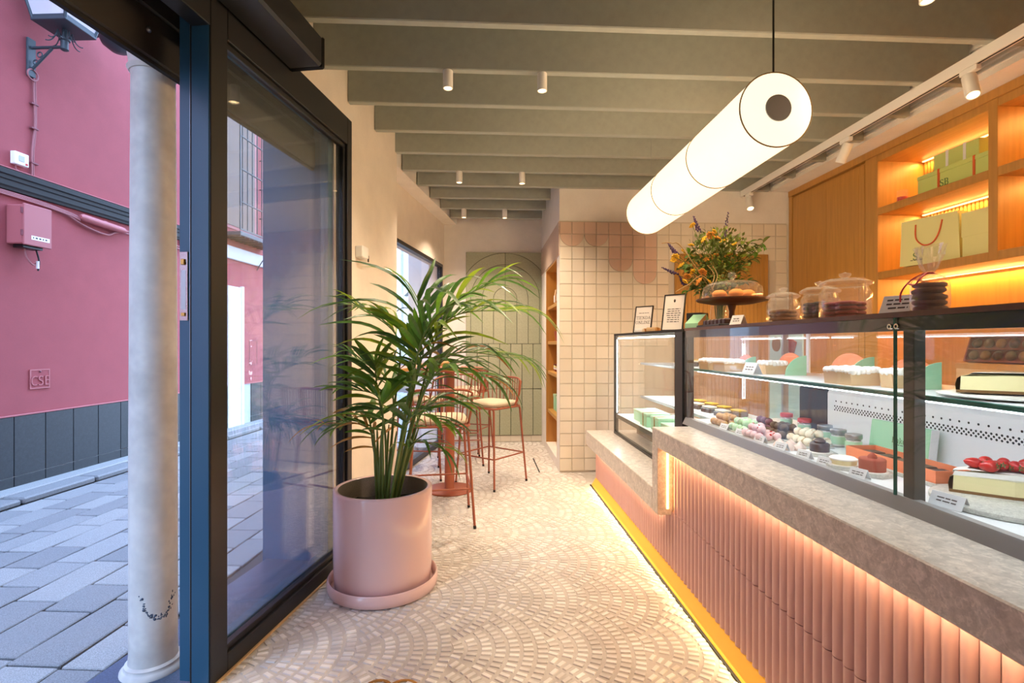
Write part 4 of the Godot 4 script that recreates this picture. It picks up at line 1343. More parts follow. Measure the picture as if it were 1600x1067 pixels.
# ---------------------------------------------------------------- wall cabinet
func cabinet() -> void:
	var c := thing("wall_cabinet", "oak wall cabinet with a tall closed door and lit open shelves behind the counter", "cabinet", place(V(3.15, 0, 0)))
	# local x runs back into the wall
	obj("cornice", S().span(V(-0.012, 2.812, -5.14), V(0.40, 2.872, 0.6), 0.004), M.wood, c)
	obj("stile", S().span(V(-0.006, 0, -5.14), V(0.40, 2.812, -5.085), 0.004), M.wood, c)
	obj("stile", S().span(V(-0.006, 0, -4.075), V(0.40, 2.812, -3.94), 0.004), M.wood, c)
	obj("closed_body", S().span(V(0.03, 0, -5.085), V(0.40, 2.812, -4.075)), M.wood, c)
	var d := obj("door", S().span(V(0.0, 0.1, -5.075), V(0.022, 2.79, -4.09), 0.003), M.wood, c)
	obj("door_panel", S().span(V(-0.004, 0.16, -4.98), V(0.0, 2.72, -4.56), 0.0015), M.wood, d)
	obj("door_panel", S().span(V(-0.004, 0.16, -4.555), V(0.0, 2.72, -4.15), 0.0015), M.wood, d)
	obj("back_wall", S().span(V(0.385, 0.0, -3.94), V(0.40, 2.812, 0.6)), M.wood, c)
	for z in [-3.04, -2.0, -1.0, 0.0]:
		obj("divider", S().span(V(-0.004, 1.815, z), V(0.385, 2.812, z + 0.06), 0.003), M.wood, c)
	obj("base_body", S().span(V(-0.1, 0, -3.94), V(0.385, 0.9, 0.6)), M.wood, c)
	obj("worktop", S().span(V(-0.12, 0.9, -3.94), V(0.385, 0.94, 0.6), 0.003), M.stone_grey, c)
	# fluted back of the shelves
	for k in 62:
		var z := -3.93 + k * 0.031
		if absf(z + 3.01) < 0.05:
			continue
		obj("back_slat", S().span(V(0.374, 1.88, z), V(0.386, 2.8, z + 0.023), 0.004), M.wood, c)
	for bay in [[-3.94, -3.04], [-2.98, -2.0], [-1.94, -1.0]]:
		var z0: float = bay[0]
		var z1: float = bay[1]
		var m := (z0 + z1) / 2
		var len := z1 - z0
		for y in [2.33, 1.815]:
			var b := obj("shelf", S().span(V(-0.002, y, z0), V(0.374, y + 0.058, z1), 0.003), M.wood, c)
			var l := obj("light_strip", S().span(V(0.352, y - 0.008, z0 + 0.02), V(0.366, y, z1 - 0.02)), M.led_warm, b)
			strip_light(V(0.35, y - 0.01, m), V(0, 0, 1), V(-0.35, -1, 0), Vector2(len - 0.06, 0.014), WARM, 0.75 if y > 2 else 1.1, l)
		obj("top_board", S().span(V(0.0, 2.76, z0), V(0.374, 2.812, z1), 0.002), M.wood, c)
		var t := obj("light_strip", S().span(V(0.352, 2.752, z0 + 0.02), V(0.366, 2.76, z1 - 0.02)), M.led_warm, c)
		strip_light(V(0.35, 2.75, m), V(0, 0, 1), V(-0.35, -1, 0), Vector2(len - 0.06, 0.014), WARM, 0.75, t)


# ---------------------------------------------------------------- table, stools, window bar
func furniture() -> void:
	var t := thing("bar_table", "tall round terracotta bar table on a single round-based column", "table", place(V(-0.31, 0, -4.58)))
	obj("base", S().lathe([Vector2(0, 0), Vector2(0.208, 0), Vector2(0.212, 0.006), Vector2(0.208, 0.014), Vector2(0.05, 0.02), Vector2(0, 0.02)], 48), M.terracotta, t)
	obj("column", S().lathe([Vector2(0.05, 0.018), Vector2(0.044, 0.026), Vector2(0.044, 1.05), Vector2(0.05, 1.06), Vector2(0, 1.06)], 28), M.terracotta, t)
	obj("support_plate", S().lathe([Vector2(0, 1.055), Vector2(0.14, 1.055), Vector2(0.14, 1.063), Vector2(0, 1.063)], 32), M.terracotta, t)
	obj("table_top", S().lathe([Vector2(0, 1.063), Vector2(0.296, 1.063), Vector2(0.3, 1.067), Vector2(0.3, 1.085), Vector2(0.296, 1.089), Vector2(0, 1.089)], 56), M.terracotta, t)
	var first := stool(V(-0.33, 0, -3.82), V(-0.12, 0, -1.0), "terracotta wire bar stool with beige cushion, its back towards the palm pot")
	var rest := [
		[V(0.065, 0, -4.82), V(-0.66, 0, 0.75), "terracotta wire bar stool between the round bar table and the tiled corner"],
		[V(-0.27, 0, -5.66), V(-0.1, 0, -1), "terracotta wire bar stool behind the round bar table, facing the green wall panel"],
		[V(-0.2, 0, -6.34), V(-0.92, 0, -0.38), "terracotta wire bar stool next to the foot of the green wall panel"],
		[V(-0.60, 0, -5.14), V(-0.98, 0, -0.18), "terracotta wire bar stool tucked up to the window bar"]]
	for q in rest:
		var f: Vector3 = q[1]
		copy_of(first, "bar_stool", q[2], place(q[0], atan2(-f.x, -f.z)))
	# wooden bar along the far window
	var b := thing("window_bar", "narrow wooden bar shelf running along the far street window", "bar shelf", LW)
	obj("bar_top", S().span(V(4.2, 1.05, -1.735), V(6.44, 1.085, -1.5), 0.004), M.wood, b)
	for s in [4.5, 5.3, 6.2]:
		obj("bracket", S().span(V(s, 0.95, -1.735), V(s + 0.02, 1.05, -1.56)), M.terracotta, b)
	# small things on the table
	var n := thing("napkin_holder", "small wooden napkin holder on the round bar table", "napkin holder", place(V(-0.44, 1.089, -4.5), 0.3))
	obj("tray", S().span(V(-0.05, 0, -0.03), V(0.05, 0.012, 0.03), 0.002), M.wood_dark, n)
	obj("side", S().span(V(-0.05, 0.012, -0.03), V(0.05, 0.09, -0.022), 0.002), M.wood_dark, n)
	obj("side", S().span(V(-0.05, 0.012, 0.022), V(0.05, 0.09, 0.03), 0.002), M.wood_dark, n)
	obj("napkins", S().span(V(-0.045, 0.012, -0.02), V(0.045, 0.1, 0.02), 0.003), M.paper, n)
	var cup := thing("coffee_cup", "white coffee cup on a saucer on the round bar table", "cup", place(V(-0.27, 1.089, -4.48)))
	obj("saucer", S().lathe([Vector2(0, 0.0), Vector2(0.03, 0.0), Vector2(0.07, 0.012), Vector2(0.07, 0.015), Vector2(0.03, 0.006), Vector2(0, 0.006)], 24), M.white_paint, cup)
	obj("bowl", S().lathe([Vector2(0, 0.006), Vector2(0.022, 0.007), Vector2(0.036, 0.03), Vector2(0.04, 0.06), Vector2(0.037, 0.06), Vector2(0.032, 0.03), Vector2(0, 0.014)], 24), M.white_paint, cup)
	obj("handle", S().tube(bend([V(0.038, 0.05, 0), V(0.056, 0.048, 0), V(0.055, 0.028, 0), V(0.034, 0.022, 0)]), 0.004, 8), M.white_paint, cup)

func stool(p: Vector3, f: Vector3, label: String) -> Node3D:
	var o := thing("bar_stool", label, "stool", place(p, atan2(-f.x, -f.z)), "bar stools")
	var sh := 0.715
	for sx in [-1, 1]:
		for sz in [-1, 1]:
			var top := V(sx * 0.185, sh, sz * 0.185)
			var leg := obj("leg", S().tube([V(sx * 0.235, 0.012, sz * 0.235), V(sx * 0.19, sh - 0.02, sz * 0.19), top + V(-sx * 0.012, 0, 0)], 0.0095, 10), M.terracotta, o)
			obj("foot", S().tube([V(sx * 0.236, 0.0, sz * 0.236), V(sx * 0.234, 0.02, sz * 0.234)], 0.011, 10), M.rubber, leg)
	var c := []
	for q in [[1, 1], [-1, 1], [-1, -1], [1, -1]]:
		c.append(V(q[0] * 0.2165, 0.275, q[1] * 0.2165))
	for k in 4:
		obj("footrest_bar", S().tube([c[k], c[(k + 1) % 4]], 0.007, 8), M.terracotta, o)
	obj("seat_frame", S().tube(round_rect(0.205, 0.205, 0.06, sh), 0.0085, 8, false, true), M.terracotta, o)
	for k in 5:
		obj("seat_rod", S().tube([V(-0.2, sh, -0.14 + k * 0.07), V(0.2, sh, -0.14 + k * 0.07)], 0.004, 6), M.terracotta, o)
	# padded cushion
	var s := S()
	var rings := []
	for i in 6:
		var a := PI * i / 5.0 - PI / 2
		rings.append(round_rect(0.17 + 0.028 * cos(a), 0.17 + 0.028 * cos(a), 0.07, sh + 0.031 + 0.022 * sin(a)))
	for i in 5:
		for k in rings[0].size():
			var k2: int = (k + 1) % rings[0].size()
			var mid := V(0, sh + 0.03, 0)
			s.face([rings[i][k], rings[i][k2], rings[i + 1][k2], rings[i + 1][k]], mid)
	for k in rings[5].size():
		s.face([rings[5][k], rings[5][(k + 1) % rings[5].size()], V(0, sh + 0.056, 0)], V(0, sh, 0))
		s.face([rings[0][k], rings[0][(k + 1) % rings[0].size()], V(0, sh + 0.008, 0)], V(0, sh + 0.1, 0))
	obj("cushion", s, M.cushion, o)
	# low curved wire back
	var top := []
	for k in 15:
		var t := -1.0 + 2.0 * k / 14.0
		top.append(V(t * 0.225, sh + 0.262 - 0.03 * pow(absf(t), 6), 0.235 - 0.075 * t * t))
	obj("back_frame", S().tube(bend([V(-0.2, sh, 0.1), V(-0.222, sh + 0.12, 0.14)], 3) + top + bend([V(0.222, sh + 0.12, 0.14), V(0.2, sh, 0.1)], 3), 0.0095, 8), M.terracotta, o)
	for k in 11:
		var t := -1.0 + 2.0 * (k + 0.5) / 11.0
		var z := 0.235 - 0.075 * t * t
		obj("back_rod", S().tube([V(t * 0.185, sh, 0.2 - 0.03 * t * t), V(t * 0.205, sh + 0.06, z - 0.005), V(t * 0.215, sh + 0.258 - 0.03 * pow(absf(t), 6), z)], 0.0042, 6), M.terracotta, o)
	return o

func round_rect(hx: float, hz: float, r: float, y: float) -> Array:
	var out := []
	for q in [[1, 1, 0.0], [-1, 1, PI / 2], [-1, -1, PI], [1, -1, PI * 1.5]]:
		for k in 6:
			var a: float = q[2] + PI / 2 * k / 5.0
			out.append(V(q[0] * (hx - r) + cos(a) * r, y, q[1] * (hz - r) + sin(a) * r))
	return out


# ---------------------------------------------------------------- potted palm
func palm() -> void:
	var c := V(-0.546, 0, -2.806)
	var dish := thing("plant_saucer", "wide glossy pink plant saucer on the mosaic floor", "saucer", place(c))
	obj("dish", S().lathe([Vector2(0, 0), Vector2(0.275, 0), Vector2(0.288, 0.008), Vector2(0.291, 0.03), Vector2(0.29, 0.06), Vector2(0.283, 0.068), Vector2(0.274, 0.06), Vector2(0.272, 0.018), Vector2(0, 0.016)], 72), M.pot_pink, dish)
	var o := thing("potted_palm", "tall feathery palm growing in a glossy pink cylindrical pot", "plant", place(c + V(0, 0.016, 0)))
	var h := 0.515
	var pot := obj("pot", S().lathe([Vector2(0, 0), Vector2(0.245, 0), Vector2(0.252, 0.008), Vector2(0.258, 0.1), Vector2(0.26, h - 0.012), Vector2(0.257, h - 0.003), Vector2(0.252, h), Vector2(0.243, h), Vector2(0.236, h - 0.004)], 80), M.pot_pink, o)
	obj("inner_wall", S().lathe([Vector2(0.236, h - 0.004), Vector2(0.232, h - 0.05), Vector2(0.225, 0.38)], 64), M.pot_inside, pot)
	var soil := S()
	var f := noise(6.0, 4)
	for i in 10:
		for j in 36:
			var q := []
			for e in [[i, j], [i + 1, j], [i + 1, j + 1], [i, j + 1]]:
				var r: float = 0.228 * e[0] / 10.0
				var a: float = TAU * (e[1] % 36) / 36
				q.append(V(cos(a) * r, 0.405 + 0.02 * f.get_noise_2d(cos(a) * r, sin(a) * r), sin(a) * r))
			if i == 0:
				soil.face([q[0], q[1], q[2]], V(0, -5, 0))
			else:
				soil.face(q, V(0, -5, 0))
	obj("soil", soil, M.soil, o)
	# leaflet shapes: a folded blade along +x that droops
	var blades := []
	for k in 4:
		blades.append(blade([0.33, 0.37, 0.29, 0.40][k], [0.0155, 0.0145, 0.0175, 0.013][k], [0.14, 0.20, 0.10, 0.26][k]).mesh())
	var wide := []
	for k in 2:
		wide.append(blade([0.24, 0.28][k], [0.024, 0.021][k], [0.08, 0.13][k]).mesh())
	# every frond: stem foot (angle, radius), three bends and the tip as pixel and distance, leaflets, their length, kind
	var fronds := [
		[[612, 2.80, 640, 640, 658, 545, 652, 462], 24, 1.05, 0, 0.0],
		[[617, 2.86, 656, 620, 700, 500, 806, 486], 28, 1.0, 0, 0.06],
		[[616, 2.90, 650, 640, 704, 555, 800, 560], 26, 0.95, 0, 0.12],
		[[610, 2.72, 640, 610, 676, 500, 770, 440], 24, 0.95, 0, -0.10],
		[[602, 2.80, 616, 640, 622, 530, 560, 480], 24, 0.85, 0, 0.0],
		[[598, 2.70, 598, 700, 592, 622, 535, 608], 18, 0.8, 1, -0.12],
		[[600, 2.84, 584, 700, 572, 650, 528, 668], 16, 0.75, 1, 0.05],
		[[608, 2.70, 626, 700, 646, 648, 694, 662], 16, 0.8, 1, -0.12],
		[[616, 2.84, 644, 690, 664, 640, 714, 632], 18, 0.85, 0, 0.06],
		[[604, 2.76, 602, 680, 590, 612, 586, 566], 16, 0.8, 1, -0.05],
		[[614, 2.74, 652, 640, 692, 576, 760, 590], 22, 0.85, 0, -0.16],
		[[606, 2.88, 612, 690, 610, 600, 556, 560], 18, 0.8, 0, 0.08],
		[[612, 2.78, 636, 640, 652, 590, 668, 520], 18, 0.85, 1, 0.0],
		[[601, 2.78, 590, 720, 572, 666, 508, 664], 14, 0.7, 2, 0.0],
		[[615, 2.76, 632, 718, 650, 690, 690, 700], 12, 0.65, 0, -0.05],
	]
	var local := o.transform.affine_inverse()
	for fr in fronds:
		var q: Array = fr[0]
		var d0: float = q[1]
		var d1: float = 2.773 + fr[4] * 1.5
		var foot := at_d(q[0], 772, d0 + 0.0)
		var pts := [local * V(foot.x, 0.42, foot.z), local * at_d(q[2], q[3], lerpf(d0, d1, 0.4)), local * at_d(q[4], q[5], lerpf(d0, d1, 0.75)), local * at_d(q[6], q[7], d1)]
		var line := bend(pts, 10)
		var radii := []
		for i in line.size():
			radii.append(lerpf(0.0085, 0.002, float(i) / (line.size() - 1)))
		var frond := obj("frond", S().tube(line, radii, 7), M.stem_green, o)
		var n: int = fr[1]
		for i in n:
			var t := lerpf(0.42, 1.0, (i + 0.5) / n)
			var at := t * (line.size() - 1)
			var k := mini(int(at), line.size() - 2)
			var p: Vector3 = (line[k] as Vector3).lerp(line[k + 1], at - k)
			var tg: Vector3 = ((line[k + 1] as Vector3) - line[k]).normalized()
			var side: Vector3 = tg.cross(Vector3.UP)
			if side.length() < 0.25:
				side = tg.cross(V(0.6, 0, 0.8))
			side = side.normalized() * (1.0 if i % 2 else -1.0)
			var open := lerpf(1.25, 0.45, (t - 0.42) / 0.58) + R.randf_range(-0.12, 0.12)
			var up := side.cross(tg).normalized()
			if up.y < 0:
				up = -up
			var dir: Vector3 = (tg * cos(open) + side * sin(open) + up * R.randf_range(0.0, 0.3)).normalized()
			var flat := (Vector3.UP + up * 0.8 + V(R.randf_range(-0.3, 0.3), 0, R.randf_range(-0.3, 0.3)))
			var z := dir.cross(flat).normalized()
			var y := z.cross(dir)
			var len: float = fr[2] * (0.72 + 0.5 * sin(PI * (i + 0.5) / n)) * R.randf_range(0.88, 1.1)
			var m: Material = M["leaf%d" % [0, 1, 2, 0, 3, 2, 1][R.randi() % 7]]
			if (fr[3] == 2 and R.randf() < 0.6) or R.randf() < 0.035:
				m = M.leaf_dry
			var shape: Mesh = wide[R.randi() % 2] if fr[3] == 1 else blades[R.randi() % 4]
			put("leaflet", shape, m, frond, Transform3D(Basis(dir * len, y * len, z * len), p))
	for k in 9:
		var a := TAU * k / 9.0
		var foot := V(cos(a) * 0.05 + 0.02, 0.41, sin(a) * 0.07)
		obj("stem", S().tube(bend([foot, foot + V(cos(a) * 0.03 + 0.02, 0.2, sin(a) * 0.03), foot + V(cos(a) * 0.07 + 0.05, 0.42, sin(a) * 0.05)]), [0.009, 0.0088, 0.0086, 0.0085, 0.0084, 0.0082, 0.008, 0.0078, 0.0076, 0.0074, 0.0072, 0.007, 0.0066, 0.006, 0.005, 0.004, 0.003], 7), M.stem_green, o)

func blade(l: float, w: float, droop: float) -> Shape:
	var s := S()
	var n := 8
	var rows := []
	for i in n + 1:
		var t := float(i) / n
		var half := w * pow(sin(PI * clampf(t * 0.86 + 0.1, 0, 1)), 0.8)
		if i == n:
			half = 0.0004
		var x := l * t * (1.0 - droop * 0.5 * t)
		var y := -l * droop * 2.2 * t * t * t + l * 0.05 * t
		rows.append([V(x, y + half * 0.35, -half), V(x, y, 0), V(x, y + half * 0.35, half)])
	for i in n:
		for k in 2:
			var q := [rows[i][k], rows[i][k + 1], rows[i + 1][k + 1], rows[i + 1][k]]
			var nn := Vector3(q[1] - q[0]).cross(q[3] - q[0]).normalized()
			if nn.y < 0:
				nn = -nn
			s.tri(q[0], q[1], q[2], nn, nn, nn)
			s.tri(q[0], q[2], q[3], nn, nn, nn)
	return s


# ---------------------------------------------------------------- on top of the cases
const TOP := 1.3905

func on_the_counter() -> void:
	photo_frame("picture_frame", "smaller black picture frame reading TIENDA ONLINE on the tall case", V(1.33, 1.388, -4.27), 0.17, 0.235, ["TIENDA", "ONLINE"], 0.026)
	photo_frame("picture_frame", "taller black picture frame with lines of small print on the tall case", V(1.31, 1.388, -3.52), 0.165, 0.265, [], 0.013)
	for k in 2:
		var b := thing("biscuit_pack", ["pale pack of biscuits before the smaller picture frame", "golden pack of biscuits between the two picture frames"][k], "biscuits", place(V(1.28, 1.388, [-4.12, -3.82][k]), 0.9))
		obj("wrapper", S().span(V(-0.07, 0, -0.035), V(0.07, 0.034, 0.035), 0.008), [M.card, M.kraft][k], b)
		obj("label_band", S().span(V(-0.02, -0.0, -0.0365), V(0.02, 0.0355, 0.0365), 0.002), M.brass, b)
	var bb := thing("black_gift_box", "small black box with a white tag behind the kraft house box", "box", place(V(1.34, 1.388, -3.16), 0.75))
	obj("carton", S().span(V(-0.05, 0, -0.05), V(0.05, 0.105, 0.05), 0.003), M.soft_black, bb)
	obj("tag", S().span(V(-0.042, 0.025, 0.05), V(-0.002, 0.07, 0.0515)), M.card, bb)
	var hb := thing("house_box", "mint and kraft carton shaped like a little house", "box", place(V(1.27, TOP, -2.99), 0.55))
	var s := S().prism(PackedVector2Array([Vector2(-0.06, 0), Vector2(0.065, 0), Vector2(0.065, 0.03), Vector2(0.02, 0.085), Vector2(-0.06, 0.03)]), -0.045, 0.045)
	obj("carton", s, M.mint_box, hb)
	obj("kraft_front", S().prism(PackedVector2Array([Vector2(-0.061, 0), Vector2(0.0, 0), Vector2(0.018, 0.0865), Vector2(-0.061, 0.031)]), 0.045, 0.0465), M.kraft, hb)
	# tray of little jars
	var tr := thing("black_tray", "low black tray of glossy chocolates before the cake stand", "tray", place(V(1.24, TOP, -2.68)))
	obj("dish", S().span(V(-0.05, 0, -0.14), V(0.05, 0.012, 0.14), 0.003), M.black, tr)
	for k in 6:
		var j := thing("chocolate", "square dark chocolate with silver top in the low black tray", "chocolate", place(V(1.24, TOP + 0.012, -2.79 + k * 0.045)), "chocolates in the black tray")
		obj("piece", S().span(V(-0.018, 0, -0.018), V(0.018, 0.026, 0.018), 0.004), M.chocolate, j)
		obj("foil", S().span(V(-0.012, 0.026, -0.012), V(0.012, 0.029, 0.012), 0.001), M.chrome, j)
	price_card("counter_card", "grey folded card before the small glass jar", V(1.225, TOP, -2.45), 0.07, 0.055, PI / 2 + 0.35, 2)
	price_card("counter_card", "grey folded card beside the bag of cookies", V(1.235, TOP, -1.475), 0.105, 0.062, PI / 2 + 0.3, 3)
	cake_stand()
	jar(V(1.47, TOP, -2.45), 0.074, 0.125, "smallest glass jar, holding brown biscuits, next to the cake stand", M.cookie, 12)
	jar(V(1.49, TOP, -2.2), 0.078, 0.125, "middle glass jar, holding dark biscuits", M.dark_biscuit, 15)
	jar(V(1.43, TOP, -1.96), 0.09, 0.13, "largest glass jar, holding red biscuits", M.red_biscuit, 12)
	cookie_bag()
	bouquet()

func print_lines(parent: Node3D, mid: Vector3, w: float, n: int, h: float, words := 3) -> void:     # print too small to read: rows of short dark dashes, on a face that looks along +z
	var s := S()
	for k in n:
		var x := -w / 2 * R.randf_range(0.75, 1.0)
		var end := -x
		var y := mid.y - (k - (n - 1) / 2.0) * h * 1.7
		while x < end - 0.002:
			var l := minf(w / words * R.randf_range(0.5, 1.0), end - x)
			s.span(V(mid.x + x, y - h * 0.3, mid.z), V(mid.x + x + l, y + h * 0.3, mid.z + 0.0003))
			x += l + h * 0.6
	obj("small_print", s, M.ink, parent)

func photo_frame(called: String, label: String, p: Vector3, w: float, h: float, lines: Array, size: float) -> void:
	var yaw := -0.86
	var o := thing(called, label, "picture frame", Transform3D(Basis(Vector3.UP, yaw) * Basis(Vector3.RIGHT, -0.2), p + V(0, 0.002, 0)))
	obj("frame", rim(V(0, h / 2, 0), w, h, 0.008, 0.012), M.black, o)
	var sheet_ := obj("sheet", S().span(V(-w / 2 + 0.007, 0.007, -0.004), V(w / 2 - 0.007, h - 0.007, 0.002)), M.paper, o)
	for k in lines.size():
		if lines[k]:
			letters(lines[k], size, 0.0008, M.ink, sheet_, place(V(0, h * 0.56 - k * size * 1.55, 0.0025)))
	if lines.is_empty():
		print_lines(sheet_, V(0, h * 0.42, 0.0022), w * 0.68, 7, 0.009, 4)
		obj("emblem", S().ball(V(0, h * 0.82, 0.0025), V(0.008, 0.012, 0.0008), 10, 6), M.ink, sheet_)
	else:
		print_lines(sheet_, V(0, h * 0.74, 0.0022), w * 0.6, 1, 0.008, 3)
	var leg := S()
	leg.xf = Transform3D(Basis(Vector3.RIGHT, 0.62), V(0, h * 0.62, -0.006))
	leg.span(V(-0.012, -h * 0.66, -0.003), V(0.012, 0, 0), 0.001)
	obj("strut", leg, M.black, o)

func price_card(called: String, label: String, p: Vector3, w: float, h: float, yaw: float, rows := 2, group := "") -> Node3D:
	# yaw 0: the face looks along +z, leaning back
	var o := thing(called, label, "card", Transform3D(Basis(Vector3.UP, yaw - PI) * Basis(Vector3.RIGHT, -0.45), p + V(0, 0.001, 0)), group)
	var f := obj("face", S().span(V(-w / 2, 0, -0.0012), V(w / 2, h, 0), 0.0004), M.card, o)
	print_lines(f, V(0, h * 0.52, 0.0002), w * 0.72, rows, h * 0.13)
	var b := S()
	b.xf = Transform3D(Basis(Vector3.RIGHT, 0.9), V(0, h, -0.0012))
	b.span(V(-w / 2, -h, -0.001), V(w / 2, 0, 0))
	obj("stay", b, M.card, o)
	return o

func cake_stand() -> void:
	var at := V(1.45, TOP, -2.93)
	var o := thing("cake_stand", "dark wooden cake stand on a turned foot under a glass dome", "cake stand", place(at))
	obj("foot", S().lathe([Vector2(0, 0), Vector2(0.075, 0), Vector2(0.075, 0.008), Vector2(0.03, 0.02), Vector2(0.019, 0.05), Vector2(0.016, 0.1), Vector2(0.024, 0.135), Vector2(0.05, 0.146), Vector2(0, 0.146)], 32), M.wood_dark, o)
	obj("plate", S().lathe([Vector2(0, 0.138), Vector2(0.12, 0.142), Vector2(0.192, 0.158), Vector2(0.2, 0.165), Vector2(0.2, 0.172), Vector2(0.19, 0.172), Vector2(0.12, 0.16), Vector2(0, 0.16)], 48), M.wood_dark, o)
	var d := thing("glass_dome", "clear glass dome with a round knob on the wooden cake stand", "glass dome", place(at + V(0, 0.165, 0)))
	obj("bell", S().lathe([Vector2(0.165, 0), Vector2(0.167, 0.04), Vector2(0.16, 0.075), Vector2(0.13, 0.1), Vector2(0.07, 0.112), Vector2(0.0, 0.115)], 48), M.jar_glass, d)
	obj("knob", S().lathe([Vector2(0.012, 0.114), Vector2(0.01, 0.122), Vector2(0.022, 0.135), Vector2(0.024, 0.148), Vector2(0.016, 0.162), Vector2(0, 0.166)], 24), M.jar_glass, d)
	for k in 5:
		var a := TAU * k / 5.0 + 0.5
		var c := thing("muffin", "small orange bun under the glass dome", "bun", place(at + V(cos(a) * 0.082, 0.163, sin(a) * 0.082)), "buns under the dome")
		obj("crumb", S().lathe([Vector2(0, 0), Vector2(0.026, 0), Vector2(0.034, 0.022), Vector2(0.041, 0.03), Vector2(0.038, 0.046), Vector2(0.022, 0.058), Vector2(0, 0.061)], 18), M.orange_cake, c)

func jar(p: Vector3, r: float, h: float, label: String, fill: Material, n: int) -> void:
	var o := thing("glass_jar", label, "jar", place(p), "lidded glass jars on the case")
	obj("vessel", S().lathe([Vector2(0, 0.003), Vector2(r - 0.008, 0.003), Vector2(r, 0.012), Vector2(r, h - 0.02), Vector2(r - 0.012, h), Vector2(r - 0.014, h + 0.01)], 40), M.jar_glass, o)
	obj("foot_ring", S().lathe([Vector2(r - 0.02, 0.0), Vector2(r - 0.006, 0), Vector2(r - 0.004, 0.004), Vector2(r - 0.02, 0.004)], 32), M.jar_glass, o)
	var lid := obj("lid", S().lathe([Vector2(r - 0.006, h + 0.008), Vector2(r + 0.003, h + 0.012), Vector2(r + 0.003, h + 0.02), Vector2(r - 0.02, h + 0.034), Vector2(0.012, h + 0.038)], 40), M.lid_glass, o)
	obj("knob", S().lathe([Vector2(0.012, h + 0.036), Vector2(0.011, h + 0.042), Vector2(0.021, h + 0.05), Vector2(0.021, h + 0.058), Vector2(0.0, h + 0.064)], 20), M.lid_glass, lid)
	obj("inner_wall", S().lathe([Vector2(r - 0.009, 0.007), Vector2(r - 0.004, 0.014), Vector2(r - 0.004, h - 0.021), Vector2(r - 0.016, h)], 40), M.jar_glass, o)
	for k in n:
		var a := TAU * k / n + 0.7
		var c := thing("biscuit", "biscuit lying in the " + label.split(" ")[0] + " glass jar", "biscuit", place(p + V(cos(TAU * (k % 3) / 3.0) * r * 0.48, 0.0145 + 0.0175 * (k / 3), sin(TAU * (k % 3) / 3.0) * r * 0.48), a), "biscuits in the " + label.split(" ")[0] + " jar")
		obj("disc", S().lathe([Vector2(0, -0.006), Vector2(r * 0.36, -0.007), Vector2(r * 0.42, -0.002), Vector2(r * 0.41, 0.004), Vector2(r * 0.3, 0.009), Vector2(0, 0.01)], 16), fill, c)

func cookie_bag() -> void:
	var p := V(1.25, TOP, -1.375)
	for k in 5:
		var c := thing("cookie", "thick brown cookie stacked in the clear gift bag", "cookie", Transform3D(Basis.from_euler(V(R.randf_range(-0.06, 0.06), k * 1.3, R.randf_range(-0.06, 0.06))), p + V(R.randf_range(-0.003, 0.003), 0.009 + k * 0.0165, R.randf_range(-0.003, 0.003))), "cookies in the gift bag")
		obj("disc", S().lathe([Vector2(0, -0.0075), Vector2(0.034, -0.0078), Vector2(0.040, -0.003), Vector2(0.039, 0.003), Vector2(0.03, 0.0072), Vector2(0, 0.0078)], 22), M.cookie, c)
	var b := thing("gift_bag", "clear cellophane bag of stacked cookies tied with a pink ribbon", "gift bag", place(p))
	var s := S()
	var rows := []
	var prof := [[0.0445, 0.001, 0.0], [0.0455, 0.03, 0.0015], [0.045, 0.08, 0.002], [0.03, 0.098, 0.004], [0.009, 0.108, 0.002], [0.02, 0.125, 0.005], [0.034, 0.155, 0.008], [0.042, 0.185, 0.012]]
	for q in prof:
		var ring := []
		for k in 28:
			var a := TAU * k / 28
			var rr: float = q[0] + q[2] * sin(a * 7.0 + q[1] * 40.0)
			var flat := 1.0 if q[1] < 0.09 else lerpf(1.0, 0.5, clampf((q[1] - 0.11) / 0.06, 0, 1))
			ring.append(V(cos(a) * rr * flat, q[1], sin(a) * rr))
		rows.append(ring)
	for i in rows.size() - 1:
		for k in 28:
			s.face([rows[i][k], rows[i][(k + 1) % 28], rows[i + 1][(k + 1) % 28], rows[i + 1][k]], V(0, prof[i][1], 0))
	obj("film", s, M.cellophane, b)
	var tie := obj("ribbon", S().tube(bend([V(-0.011, 0.108, 0.0), V(0, 0.107, 0.011), V(0.011, 0.108, 0), V(0, 0.109, -0.011), V(-0.011, 0.108, 0.0)]), 0.003, 6), M.ribbon_pink, b)
	obj("ribbon_end", S().tube(bend([V(-0.012, 0.108, -0.004), V(-0.03, 0.09, -0.03), V(-0.04, 0.06, -0.05), V(-0.044, 0.03, -0.05)]), 0.0024, 6), M.ribbon_pink, tie)
	obj("ribbon_end", S().tube(bend([V(-0.012, 0.108, 0.004), V(-0.046, 0.09, 0.02), V(-0.05, 0.075, 0.008), V(-0.046, 0.08, -0.02)]), 0.0024, 6), M.ribbon_pink, tie)

